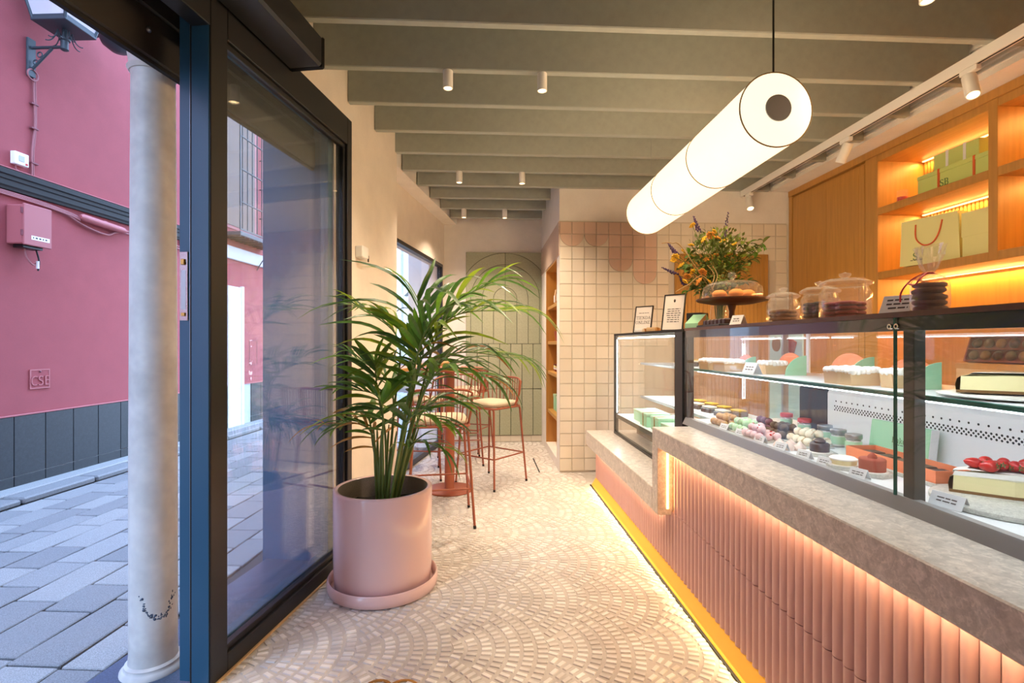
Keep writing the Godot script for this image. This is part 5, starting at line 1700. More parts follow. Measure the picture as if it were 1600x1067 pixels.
func bouquet() -> void:
	var p := V(1.56, TOP, -3.32)
	var v := thing("glass_vase", "clear glass vase holding the flower bouquet behind the cake stand", "vase", place(p))
	obj("vessel", S().lathe([Vector2(0, 0.004), Vector2(0.05, 0.004), Vector2(0.062, 0.012), Vector2(0.064, 0.1), Vector2(0.056, 0.17), Vector2(0.06, 0.2)], 32), M.jar_glass, v)
	var o := thing("flower_bouquet", "loose bouquet of yellow blooms, purple spikes and green sprigs in the vase", "flowers", place(p + V(0, 0.01, 0)))
	var mid := V(0, 0.3, 0)
	var leaf_mesh := blade(0.062, 0.015, 0.12).mesh()
	var bloom := S()
	for k in 26:
		var a := k * 2.4
		var rr := 0.03 * sqrt(k / 26.0)
		bloom.ball(V(cos(a) * rr, 0.012 * (1.0 - rr / 0.03) + R.randf_range(-0.003, 0.003), sin(a) * rr), V(0.0075, 0.006, 0.0075), 7, 5)
	var bloom_mesh := bloom.mesh()
	var here := place(p + V(0, 0.01, 0)).affine_inverse()
	# sprigs: where each tip shows, and how far in front of or behind the vase it reaches
	var n := 0
	for q in [[1062, 420], [1075, 395], [1092, 372], [1108, 362], [1125, 372], [1150, 380], [1168, 392], [1180, 402], [1160, 420], [1140, 410], [1120, 420], [1100, 420], [1085, 440], [1075, 455], [1095, 460], [1115, 455], [1172, 378], [1190, 383], [1196, 376], [1135, 440], [1160, 445], [1178, 440], [1090, 400], [1130, 395]]:
		var tip: Vector3 = here * at_d(q[0], q[1], 3.42 + R.randf_range(-0.16, 0.16))
		var foot := V(R.randf_range(-0.02, 0.02), 0.02, R.randf_range(-0.02, 0.02))
		var neck := V(R.randf_range(-0.03, 0.03), 0.22, R.randf_range(-0.03, 0.03))
		var line := bend([foot, neck, neck.lerp(tip, 0.6) + V(0, 0.03, 0), tip], 8)
		var sprig := obj("sprig", S().tube(line, 0.0022, 5), M.flower_leaf, o)
		for k in 12:
			var t := lerpf(0.55, 1.0, (k + 0.5) / 12) * (line.size() - 1)
			var i := mini(int(t), line.size() - 2)
			var at: Vector3 = (line[i] as Vector3).lerp(line[i + 1], t - i)
			var dir := V(R.randf_range(-1, 1), R.randf_range(-0.4, 0.9), R.randf_range(-1, 1)).normalized()
			var z := dir.cross(V(0.3, 1, 0.2)).normalized()
			put("leaf", leaf_mesh, M.flower_leaf if (k + n) % 3 else M.leaf1, sprig, Transform3D(Basis(dir, z.cross(dir), z), at))
		n += 1
	for q in [[1068, 393, 0], [1052, 407, 0], [1064, 415, 0], [1080, 383, 0], [1110, 368, 1], [1120, 372, 1], [1100, 374, 0], [1146, 383, 0], [1074, 432, 1], [1082, 425, 0], [1092, 440, 1], [1104, 405, 1], [1070, 440, 0], [1098, 425, 1], [1116, 362, 0], [1082, 352, 0], [1055, 402, 0], [1130, 378, 0], [1118, 400, 1], [1140, 398, 1], [1108, 440, 0]]:
		var tip: Vector3 = here * at_d(q[0], q[1], 3.34 + R.randf_range(-0.1, 0.05))
		var neck := V(R.randf_range(-0.03, 0.03), 0.22, R.randf_range(-0.03, 0.03))
		var stem := obj("flower_stem", S().tube(bend([V(0, 0.03, 0), neck, neck.lerp(tip, 0.6) + V(0, 0.02, 0), tip]), 0.002, 5), M.flower_leaf, o)
		var face := Transform3D(Basis.from_euler(V(R.randf_range(-0.9, 0.9), R.randf() * TAU, R.randf_range(-0.9, 0.9))).scaled(Vector3.ONE * R.randf_range(0.6, 0.95)), tip)
		put("bloom", bloom_mesh, M.flower_yellow if q[2] == 0 else M.flower_orange, stem, face)
	# a cloud of small leaves and buds that fills the bunch
	var green := S()
	var pale := S()
	for k in 1900:
		var a := R.randf() * TAU
		var e := V(R.randf_range(-1, 1), R.randf_range(-1, 1), R.randf_range(-1, 1))
		if e.length() > 1.0:
			continue
		var at := V(-0.02 + e.x * 0.2, 0.44 + e.y * 0.22, -0.02 + e.z * 0.29)
		var dir := (e + V(R.randf_range(-0.6, 0.6), R.randf_range(-0.2, 0.8), R.randf_range(-0.6, 0.6))).normalized()
		var z := dir.cross(V(0.3, 1, 0.2)).normalized()
		var mass := pale if k % 4 == 3 else green
		mass.xf = Transform3D(Basis(dir, z.cross(dir), z), at)
		var w := R.randf_range(0.007, 0.012)
		var l := R.randf_range(0.024, 0.042)
		mass.face([V(0, 0, 0), V(l * 0.5, 0.002, -w), V(l, 0, 0), V(l * 0.5, 0.002, w)], V(0, -1, 0))
	obj("foliage", green, M.flower_leaf, o).set_meta("kind", "stuff")
	obj("foliage", pale, M.leaf3, o).set_meta("kind", "stuff")
	for q in [[1084, 338, 1092, 362], [1138, 332, 1130, 374], [1044, 380, 1056, 396], [1035, 418, 1056, 428], [1062, 432, 1070, 445]]:
		var tip: Vector3 = here * at_d(q[0], q[1], 3.36)
		var low: Vector3 = here * at_d(q[2], q[3], 3.38)
		var neck := V(0.0, 0.22, 0.0)
		var stem := obj("flower_stem", S().tube(bend([V(0, 0.03, 0), neck, low, tip]), 0.002, 5), M.flower_leaf, o)
		var s := S()
		for k in 26:
			var t := k / 25.0
			var c := low.lerp(tip, t)
			var a := k * 2.4
			var rr := lerpf(0.014, 0.003, t)
			s.ball(c + V(cos(a) * rr, 0, sin(a) * rr), V(0.0075, 0.009, 0.0075) * lerpf(1.0, 0.55, t), 6, 4)
		obj("flower_spike", s, M.flower_purple, stem)
	for q in [[[1112, 452], [1116, 430], [1105, 414]], [[1113, 455], [1121, 432], [1114, 416]], [[1100, 432], [1075, 445], [1056, 456]], [[1068, 390], [1050, 380], [1034, 380]]]:
		var pts := [V(0, 0.16, 0)]
		for e in q:
			pts.append(here * at_d(e[0], e[1], 3.2))
		obj("twig", S().tube(bend(pts), 0.003, 5), M.twig, o)


# ---------------------------------------------------------------- inside the glass cases
const DECK := 0.8625
const SHELF := 1.1565

func in_the_cases() -> void:
	var kinds := {
		"caramel truffle": M.truffle_caramel, "mint truffle": M.truffle_mint, "purple truffle": M.truffle_purple, "pink truffle": M.truffle_pink,
		"cocoa truffle": M.truffle_cocoa, "white truffle": M.truffle_white}
	var spots := [["caramel truffle", 1.272, -2.63, 18, 0], ["mint truffle", 1.285, -2.455, 18, 1], ["purple truffle", 1.425, -2.50, 15, 1], ["pink truffle", 1.262, -2.275, 16, 0], ["cocoa truffle", 1.39, -2.315, 18, 1], ["white truffle", 1.40, -2.145, 18, 0]]
	var r := 0.019
	for q in spots:
		var c := V(q[1], DECK, q[2])
		var words: String = q[0]
		var board := thing("serving_slate", "thin pale slate under the " + words + "s in the pastry case", "serving board", place(c))
		obj("slab", S().span(V(-0.06, 0, -0.083), V(0.06, 0.006, 0.083), 0.002), M.marble_board, board)
		var n: int = q[3]
		var base := mini(n, 12)
		for k in n:
			var p := c + V(0, 0.006 + r * 0.93, 0)
			if k < base:
				p += V((k % 3 - 1) * r * 2.1, 0, (k / 3 - 1.5) * r * 2.1)
			else:
				p += V((((k - base) / 3) - 0.5) * r * 2.1, r * 1.5, ((k - base) % 3 - 1) * r * 2.1)
			var t := thing("truffle", "round " + words + " piled with its like on a slate in the pastry case", "truffle", Transform3D(Basis.from_euler(V(R.randf(), R.randf() * 6, R.randf())), p), words + "s")
			obj("ball", S().ball(Vector3.ZERO, V(r, r * 0.95, r) * R.randf_range(0.95, 1.02), 14, 9), kinds[words], t)
			if q[4] == 1 or words == "white truffle":
				var drip := []
				for i in 15:
					var a := -1.2 + 2.4 * i / 14.0
					drip.append(V(sin(a) * 0.99 * r, cos(a) * 0.96 * r, 0.12 * r * sin(i * 2.2)))
				obj("drizzle", S().tube(drip, 0.0012, 5), {"white truffle": M.kraft, "mint truffle": M.icing}.get(words, M.chocolate), t)
			elif words == "pink truffle":
				obj("crumb", S().ball(V(0, r * 0.9, 0), V(0.006, 0.003, 0.006), 8, 5), M.strawberry, t)
	for k in 4:
		var p := V([1.245, 1.285, 1.25, 1.29][k], DECK, [-2.10, -2.085, -2.045, -2.03][k])
		var m := thing("meringue", "pale pink pointed meringue kiss before the white truffles", "meringue", place(p), "meringue kisses")
		obj("kiss", S().lathe([Vector2(0, 0), Vector2(0.02, 0), Vector2(0.024, 0.008), Vector2(0.022, 0.018), Vector2(0.012, 0.028), Vector2(0.003, 0.037), Vector2(0, 0.04)], 18), M.meringue, m)
	# dessert jars with mint labels
	var jl := ["dessert jar with a red lid cloth, farther of two beside the fan housing", "dessert jar with a red lid cloth, nearer of two beside the fan housing", "dessert jar with mint label, first of three behind the white truffles", "dessert jar with mint label, second of three behind the white truffles", "dessert jar with mint label, third of three next to the orange tray"]
	for k in 5:
		var p := at_y([1229, 1257, 1289, 1310, 1334][k], [667, 677, 689, 697, 706][k], DECK)
		var j := thing("dessert_jar", jl[k], "jar", place(p, 0.5), "layered dessert jars")
		obj("glass", S().lathe([Vector2(0, 0.001), Vector2(0.027, 0.001), Vector2(0.029, 0.004), Vector2(0.029, 0.05), Vector2(0.025, 0.056)], 24), M.jar_glass, j)
		obj("cream_layer", S().lathe([Vector2(0, 0.003), Vector2(0.026, 0.003), Vector2(0.026, 0.018), Vector2(0, 0.018)], 20), M.icing, j)
		obj("berry_layer", S().lathe([Vector2(0, 0.0182), Vector2(0.026, 0.0182), Vector2(0.026, 0.032), Vector2(0, 0.032)], 20), [M.truffle_purple, M.chocolate][int(k > 0)], j)
		obj("cream_layer", S().lathe([Vector2(0, 0.0322), Vector2(0.026, 0.0322), Vector2(0.026, 0.048), Vector2(0, 0.048)], 20), M.icing, j)
		var lab := S()
		lab.xf = Transform3D(Basis(Vector3.UP, 0.2), Vector3.ZERO)
		lab.lathe([Vector2(0.0295, 0.012), Vector2(0.0295, 0.042)], 14, Vector3.ZERO, 2.4)
		var lb := S()
		lb.xf = Transform3D(Basis(Vector3.UP, -1.43), Vector3.ZERO)
		lb.lathe([Vector2(0.0296, 0.012), Vector2(0.0296, 0.044)], 16, Vector3.ZERO, 3.0)
		obj("paper_label", lb, M.mint_label, j)
		obj("lid", S().lathe([Vector2(0, 0.054), Vector2(0.029, 0.054), Vector2(0.0305, 0.057), Vector2(0.0305, 0.07), Vector2(0.029, 0.073), Vector2(0, 0.073)], 24), M.ribbon_pink if k < 2 else M.steel, j)
	small_cakes()
	big_cakes()
	packed_cakes()
	# price cards along the front glass
	var words := ["caramel truffles", "mint truffles", "pink truffles", "cocoa truffles", "meringue kisses", "white truffles", "white glazed cake"]
	for k in 7:
		var p := at_y([1112, 1132, 1157, 1184, 1214, 1240, 1287][k], [672, 681, 692, 704, 717, 729, 748][k], DECK)
		price_card("price_card", "small clear price card by the front glass before the " + words[k], V(maxf(p.x, 1.205), DECK, p.z), 0.058, 0.034, PI / 2 + 0.25, 2, "price cards in the pastry case")
	price_card("price_card", "wide grey price card before the strawberry cheesecake", V(1.222, DECK, -1.30), 0.085, 0.04, PI / 2 + 0.2, 2, "price cards in the pastry case")
	# long open orange tray and the green box behind it
	var a := at_y(1322, 716, DECK)
	var b := at_y(1462, 762, DECK)
	var tr := thing("orange_tray", "long open orange carton on a marble board in the pastry case", "tray", place((a + b) / 2 + V(0.012, 0, 0), atan2(b.x - a.x, b.z - a.z)))
	var l := a.distance_to(b)
	obj("board", S().span(V(-0.02, 0, -l / 2 + 0.02), V(0.11, 0.012, l / 2 + 0.01), 0.002), M.marble_board, tr)
	obj("floor", S().span(V(-0.01, 0.012, -l / 2), V(0.1, 0.015, l / 2)), M.orange_card, tr)
	for x in [-0.012, 0.1]:
		obj("long_side", S().span(V(x, 0.012, -l / 2), V(x + 0.003, 0.05, l / 2)), M.orange_card, tr)
	for z in [-l / 2, l / 2 - 0.003]:
		obj("end", S().span(V(-0.009, 0.012, z), V(0.1, 0.05, z + 0.003)), M.orange_card, tr)
	for k in 5:
		obj("chocolate_row", S().span(V(0.005, 0.015, -l / 2 + 0.02 + k * (l - 0.03) / 5), V(0.085, 0.038, -l / 2 + 0.01 + (k + 1) * (l - 0.03) / 5), 0.006), M.chocolate, tr)
	letters("SB", 0.014, 0.0005, M.ink, tr, Transform3D(Basis(Vector3.UP, -PI / 2), V(-0.0125, 0.026, l / 2 - 0.05)))
	var g0 := V(1.50, DECK, -1.63)
	var gb := thing("green_cake_box", "flat mint green bakery box leaning on the air duct of the pastry case", "box", Transform3D(Basis(Vector3.UP, -PI / 2) * Basis(Vector3.RIGHT, -0.12), V(1.555, DECK, -1.86)))
	obj("carton", S().span(V(-0.14, 0, -0.03), V(0.14, 0.135, 0.0), 0.003), M.mint_box, gb)
	letters("Bakery", 0.020, 0.0006, M.leafy, gb, place(V(0.02, 0.07, 0.0002)))
	print_lines(gb, V(0.015, 0.055, 0.0002), 0.06, 1, 0.005, 3)
	obj("white_end", S().span(V(0.14, 0, -0.03), V(0.1415, 0.135, 0.0)), M.card, gb)
	in_tall_case()
	behind_counter()
	# a pale board with cookie pictures behind the two cases
	var tb := thing("cookie_board", "tall pale teal board with two cookie pictures standing behind the cases", "display board", place(V(1.83, 0.497, -3.03)))
	obj("board", S().span(V(0, 0, -0.17), V(0.012, 0.88, 0.17), 0.003), M.teal_board, tb)
	var disc := S()
	disc.xf = Transform3D(Basis(Vector3.FORWARD, PI / 2), V(-0.002, 0.80, -0.09))
	obj("round_cookie", disc.lathe([Vector2(0, -0.002), Vector2(0.045, -0.002), Vector2(0.047, 0.004), Vector2(0.03, 0.009), Vector2(0, 0.01)], 20), M.crust, tb)
	var sq := S()
	sq.xf = Transform3D(Basis(Vector3.RIGHT, 0.4), V(-0.004, 0.79, 0.07))
	obj("square_cookie", sq.box(Vector3.ZERO, V(0.01, 0.085, 0.085), 0.004), M.red_mousse, tb)

func small_cakes() -> void:
	var q := [[1273, 711, "dark chocolate", 0], [1309, 731, "white glazed", 1], [1354, 742, "dusty red", 2]]
	for k in 3:
		var p := at_y(q[k][0], q[k][1], DECK) + V(0.02, 0, 0)
		var bd := thing("marble_board", "small pale marble board under the " + q[k][2] + " cake", "serving board", place(p, 0.3))
		obj("slab", S().prism(hexagon(0.062), 0, 0.014), M.marble_board, bd, Transform3D(Basis(Vector3.RIGHT, -PI / 2), Vector3.ZERO))
		var c := thing("small_cake", "small round " + q[k][2] + " cake on a marble board", "cake", place(p + V(0, 0.014, 0)), "individual cakes")
		obj("paper_disc", S().lathe([Vector2(0, 0), Vector2(0.046, 0), Vector2(0.046, 0.0015), Vector2(0, 0.0015)], 24), M.icing, c)
		if k == 0:
			obj("cake_body", S().lathe([Vector2(0, 0.0015), Vector2(0.034, 0.0015), Vector2(0.035, 0.03), Vector2(0.031, 0.035), Vector2(0, 0.036)], 28), M.chocolate, c)
			obj("topping", S().lathe([Vector2(0, 0.035), Vector2(0.02, 0.035), Vector2(0.022, 0.042), Vector2(0.012, 0.052), Vector2(0, 0.054)], 18), M.chocolate, c)
		elif k == 1:
			obj("cake_body", S().lathe([Vector2(0, 0.0015), Vector2(0.04, 0.0015), Vector2(0.042, 0.018), Vector2(0, 0.019)], 28), M.cheesecake, c)
			obj("glaze", S().lathe([Vector2(0.042, 0.017), Vector2(0.043, 0.021), Vector2(0.036, 0.026), Vector2(0, 0.027)], 28), M.icing, c)
		else:
			obj("cake_body", S().lathe([Vector2(0, 0.0015), Vector2(0.038, 0.0015), Vector2(0.039, 0.038), Vector2(0.036, 0.042), Vector2(0, 0.043)], 28), M.red_mousse, c)
			obj("topping", S().lathe([Vector2(0, 0.042), Vector2(0.014, 0.042), Vector2(0.013, 0.05), Vector2(0.004, 0.06), Vector2(0, 0.061)], 14), M.red_mousse, c)

func hexagon(r: float) -> PackedVector2Array:
	var p := PackedVector2Array()
	for k in 6:
		p.append(Vector2(cos(TAU * k / 6), sin(TAU * k / 6)) * r)
	return p

func cut_cake(o: Node3D, r: float, h: float, from: float, to: float, cream := 0.0) -> void:    # a round cheesecake with a piece gone: it runs from one angle to the other
	var part := to - from
	var s := S()
	s.xf = Transform3D(Basis(Vector3.UP, -from), Vector3.ZERO)
	s.lathe([Vector2(r - 0.004, 0), Vector2(r, 0.006), Vector2(r + 0.002, h * 0.5), Vector2(r - 0.002, h - 0.006), Vector2(r - 0.01, h)], 40, Vector3.ZERO, part)
	s.lathe([Vector2(0, 0.0), Vector2(r - 0.004, 0.0)], 40, Vector3.ZERO, part)
	obj("crust", s, M.crust, o)
	var t := S()
	t.xf = s.xf
	t.lathe([Vector2(r - 0.01, h), Vector2(r * 0.8, h + 0.004), Vector2(0, h + 0.004)], 40, Vector3.ZERO, part)
	obj("top", t, M.cheesecake, o)
	for a in [from, to]:
		var d := V(cos(a), 0, sin(a))
		var f := S()
		var out := V(-sin(a), 0, cos(a)) * (-1.0 if a == from else 1.0)
		f.sheet([d * 0.0, d * (r - 0.008), d * (r - 0.01) + V(0, h, 0), V(0, h + 0.004, 0)], out)
		obj("cut_face", f, M.cheesecake, o)
		var e := S()
		e.sheet([V(0, 0, 0) + out * 0.0006, d * r + out * 0.0006, d * r + V(0, 0.008, 0) + out * 0.0006, V(0, 0.008, 0) + out * 0.0006], out)
		obj("base_crumb", e, M.crust, o)
		if cream > 0.0:
			var w := S()
			w.sheet([V(0, h, 0), d * (r - 0.008) + V(0, h, 0), d * (r - 0.012) + V(0, h + cream * 0.7, 0), V(0, h + cream, 0)], out)
			obj("cream_edge", w, M.icing, o)

func big_cakes() -> void:
	# strawberry cheesecake on the deck
	var p := V(1.41, DECK, -1.30)
	var bd := thing("cake_board", "round pale stone board under the strawberry cheesecake", "serving board", place(p))
	obj("slab", S().lathe([Vector2(0, 0), Vector2(0.168, 0), Vector2(0.172, 0.004), Vector2(0.172, 0.014), Vector2(0.168, 0.017), Vector2(0, 0.017)], 48), M.marble_board, bd)
	var c := thing("cheesecake", "large cut cheesecake topped with cream and whole strawberries", "cake", place(p + V(0.012, 0.017, 0)))
	cut_cake(c, 0.135, 0.048, -2.4, 0.5, 0.018)
	obj("cream", S().lathe([Vector2(0.128, 0.052), Vector2(0.126, 0.062), Vector2(0.09, 0.068), Vector2(0, 0.066)], 40, Vector3.ZERO, 2.86), M.icing, c, Transform3D(Basis(Vector3.UP, 2.38), Vector3.ZERO))
	obj("berry_sauce", S().lathe([Vector2(0.1, 0.0665), Vector2(0.096, 0.070), Vector2(0.06, 0.071), Vector2(0.03, 0.0705)], 30, Vector3.ZERO, 2.4), M.red_biscuit, c, Transform3D(Basis(Vector3.UP, 2.15), Vector3.ZERO))
	for k in 11:
		var a := -2.25 + k * 0.25
		var rr := 0.088 if k % 2 else 0.05
		var st := thing("strawberry", "red strawberry half lying on the large cut cheesecake", "strawberry", Transform3D(Basis.from_euler(V(R.randf_range(-0.3, 0.3), -a + R.randf_range(-0.6, 0.6), R.randf_range(1.2, 1.8))).scaled(Vector3.ONE * R.randf_range(0.9, 1.15)), p + V(0.012 + cos(a) * rr, 0.017 + 0.083, sin(a) * rr)), "strawberries on the cheesecake")
		obj("fruit", S().lathe([Vector2(0, -0.024), Vector2(0.008, -0.018), Vector2(0.0145, -0.004), Vector2(0.0155, 0.006), Vector2(0.011, 0.014), Vector2(0, 0.016)], 14), M.strawberry, st)
		var lf := S()
		for i in 5:
			lf.xf = Transform3D(Basis(Vector3.UP, TAU * i / 5), V(0, 0.015, 0))
			lf.face([V(0, 0, -0.003), V(0.011, 0.003, 0), V(0, 0, 0.003)], V(0, -1, 0))
		obj("calyx", lf, M.leafy, st)
	# plain cheesecake on the shelf
	var p2 := V(1.39, SHELF, -1.27)
	var pl := thing("cake_plate", "flat white plate under the plain cheesecake on the shelf", "plate", place(p2))
	obj("dish", S().lathe([Vector2(0, 0), Vector2(0.1, 0), Vector2(0.16, 0.006), Vector2(0.162, 0.009), Vector2(0.1, 0.005), Vector2(0, 0.005)], 48), M.icing, pl)
	var c2 := thing("cheesecake", "plain browned cheesecake cut open on a white plate on the shelf", "cake", place(p2 + V(0.01, 0.0095, 0)))
	cut_cake(c2, 0.125, 0.045, -2.45, 0.6)
	obj("cream", S().lathe([Vector2(0.1, 0.049), Vector2(0.09, 0.055), Vector2(0, 0.056)], 40, Vector3.ZERO, 2.9), M.icing, c2, Transform3D(Basis(Vector3.UP, 2.4), Vector3.ZERO))

func loaf(p: Vector3, w: float, label: String, yaw := 0.0) -> void:
	var o := thing("loaf_cake", label, "cake", place(p, yaw), "iced cakes on the shelf")
	obj("kraft_case", S().prism(PackedVector2Array([Vector2(-0.05, 0), Vector2(0.05, 0), Vector2(0.056, 0.045), Vector2(-0.056, 0.045)]), -w / 2, w / 2), M.kraft, o)
	var s := S()
	for i in 6:
		for j in 9:
			s.ball(V(-0.045 + i * 0.018, 0.05 + R.randf_range(-0.003, 0.004), -w / 2 + 0.006 + j * (w - 0.012) / 8), V(0.0145, 0.0125, 0.0145), 8, 5)
	obj("icing", s, M.icing, o)

func cake_wrap(p: Vector3, yaw: float, r: float, label: String) -> void:      # an orange half-moon card with a mint quarter-moon wing
	var o := thing("cake_wrap", label, "packaging", place(p, yaw), "orange and mint cake wraps")
	var half := PackedVector2Array()
	for k in 25:
		var a := PI * k / 24
		half.append(Vector2(cos(a) * r * 1.3 - r * 0.3, sin(a) * r * 1.12))
	obj("orange_back", S().prism(half, -0.003, 0.0), M.orange_card, o)
	var q := PackedVector2Array([Vector2(0, 0)])
	for k in 13:
		var a := PI / 2 * k / 12
		q.append(Vector2(cos(a) * r * 1.05, sin(a) * r))
	var wing := S()
	wing.xf = Transform3D(Basis(Vector3.UP, -PI / 2), V(r * 1.05, 0, 0.0)) * Transform3D(Basis.IDENTITY, V(0, 0, 0))
	var flipped := PackedVector2Array()
	for e in q:
		flipped.append(Vector2(r * 1.05 - e.x, e.y))
	var mirrored := PackedVector2Array([Vector2(0, 0)])
	for k in 13:
		var a := PI / 2 * k / 12
		mirrored.append(Vector2(sin(a) * r * 1.1, cos(a) * r))
	wing.prism(mirrored, -0.002, 0.001)
	obj("mint_wing", wing, M.mint_box, o)

func packed_cakes() -> void:
	# local z of the wraps looks towards the front glass
	loaf(V(1.275, SHELF, -2.80), 0.12, "iced kraft loaf cake at the end of the shelf by the tall case")
	loaf(V(1.278, SHELF, -2.62), 0.13, "iced kraft loaf cake in front of the first orange wrap")
	cake_wrap(V(1.425, SHELF, -2.70), -PI / 2, 0.076, "orange and mint half-moon cake wrap at the far end of the shelf")
	loaf(V(1.37, SHELF, -2.37), 0.07, "iced kraft loaf cake inside the middle orange wrap")
	cake_wrap(V(1.45, SHELF, -2.33), -PI / 2, 0.09, "orange and mint half-moon cake wrap in the middle of the shelf")
	loaf(V(1.30, SHELF, -1.75), 0.14, "iced kraft loaf cake before the orange wrap beside the glass joint")
	cake_wrap(V(1.44, SHELF, -1.92), -PI / 2, 0.095, "orange and mint half-moon cake wrap beside the glass joint")
	loaf(V(1.36, SHELF, -1.60), 0.05, "iced kraft loaf cake beside the plain cheesecake")
	cake_wrap(V(1.43, SHELF, -1.62), -PI / 2, 0.085, "orange and mint half-moon cake wrap beside the plain cheesecake")
	price_card("price_card", "tall grey price card standing on the case shelf", V(1.225, SHELF, -2.33), 0.075, 0.06, PI / 2 + 0.25, 2)
	var bd := thing("wooden_board", "thin wooden board behind the plain cheesecake on the shelf", "board", place(V(1.595, SHELF, -1.30)))
	obj("plank", S().span(V(0, 0, -0.2), V(0.012, 0.06, 0.2), 0.002), M.kraft, bd)

func in_tall_case() -> void:
	var y := 0.6735
	var boxes := [[1.30, -4.1, 0.5, 0.09, "mint"], [1.27, -3.85, 0.16, 0.10, "mint"], [1.28, -3.62, 0.16, 0.10, "mint"], [1.27, -3.36, 0.2, 0.085, "mint"], [1.30, -3.14, 0.15, 0.07, "mint"]]
	var names := ["mint gift box at the tiled end of the tall case", "mint gift box with a gold ribbon, second from the tiled end of the tall case", "mint gift box with a gold ribbon in the middle of the tall case", "wide mint gift box on the floor of the tall case", "low mint gift box at the counter end of the tall case"]
	for k in 5:
		var q: Array = boxes[k]
		var b := thing("mint_gift_box", names[k], "gift box", place(V(q[0], y, q[1])), "mint gift boxes in the tall case")
		var w: float = minf(q[2], 0.2)
		obj("carton", S().span(V(-0.06, 0, -w / 2), V(0.12, q[3] - 0.02, w / 2), 0.003), M.mint_box, b)
		obj("box_lid", S().span(V(-0.062, q[3] - 0.02, -w / 2 - 0.002), V(0.122, q[3], w / 2 + 0.002), 0.003), M.mint_label, b)
		if k in [1, 2]:
			obj("ribbon", S().span(V(-0.064, 0, -0.006), V(0.124, q[3] + 0.002, 0.006)), M.brass, b)
	# slices on the two shelves
	for lv in [[0.8375, "lower"], [1.1325, "upper"]]:
		var tray := thing("pastry_tray", "white tray of pastries on the " + lv[1] + " shelf of the tall case", "tray", place(V(1.55, lv[0], -3.4)))
		obj("dish", S().span(V(-0.13, 0, -0.36), V(0.14, 0.008, 0.36), 0.003), M.icing, tray)
		for k in 8:
			var a := thing("pastry", ["chocolate", "custard"][k % 2] + " topped pastry slice on the " + lv[1] + " tray of the tall case", "pastry", place(V(1.49 + (k % 2) * 0.1, lv[0] + 0.008, -3.7 + (k / 2) * 0.19), 0.2), "pastries on the " + lv[1] + " tray")
			obj("slice", S().span(V(-0.035, 0, -0.05), V(0.035, 0.03, 0.05), 0.005), M.crust if k % 2 else M.chocolate, a)
			obj("topping", S().span(V(-0.03, 0.03, -0.045), V(0.03, 0.042, 0.045), 0.006), M.flower_yellow if k % 2 else M.truffle_white, a)
		price_card("price_card", "white price card on the " + lv[1] + " shelf of the tall case", V(1.42, lv[0], -3.55 if lv[1] == "lower" else -3.3), 0.06, 0.045, PI / 2 + 0.3, 2)

func behind_counter() -> void:
	# boxes of chocolates and a stand on the back worktop, seen through the glass
	for k in 3:
		var z: float = [-2.95, -2.45, -1.95][k]
		var o := thing("carton_stack", ["plain kraft carton on the back worktop, farthest from the entrance", "plain kraft carton in the middle of the back worktop", "plain kraft carton on the back worktop nearest the entrance"][k], "box", place(V(3.12, 0.94, z)))
		obj("carton", S().span(V(-0.06, 0, -0.22), V(0.2, 0.235, 0.22), 0.004), M.kraft, o)
		obj("flap", S().span(V(-0.062, 0.2, -0.222), V(0.202, 0.237, 0.222), 0.003), M.wood, o)
		var b := thing("chocolate_box", ["open brown box of wrapped chocolates on the farthest kraft carton", "open brown box of wrapped chocolates on the middle kraft carton", "open brown box of wrapped chocolates on the kraft carton nearest the entrance"][k], "chocolate box", Transform3D(Basis(Vector3.UP, -PI / 2) * Basis(Vector3.RIGHT, -0.3), V(3.10, 1.186, z)))
		obj("tray", S().span(V(-0.2, 0, -0.03), V(0.2, 0.17, -0.02), 0.002), M.choc_box, b)
		for e in [[V(-0.2, 0, -0.02), V(0.2, 0.01, 0.01)], [V(-0.2, 0.16, -0.02), V(0.2, 0.17, 0.01)], [V(-0.2, 0.01, -0.02), V(-0.19, 0.16, 0.01)], [V(0.19, 0.01, -0.02), V(0.2, 0.16, 0.01)], [V(-0.19, 0.08, -0.02), V(0.19, 0.088, 0.01)]]:
			obj("wall", S().span(e[0], e[1]), M.choc_box, b)
		for i in 10:
			obj("chocolate", S().ball(V(-0.155 + (i % 5) * 0.077, 0.045 + (i / 5) * 0.078, -0.004), V(0.03, 0.03, 0.016), 12, 8), [M.truffle_cocoa, M.crust, M.chocolate][i % 3], b)


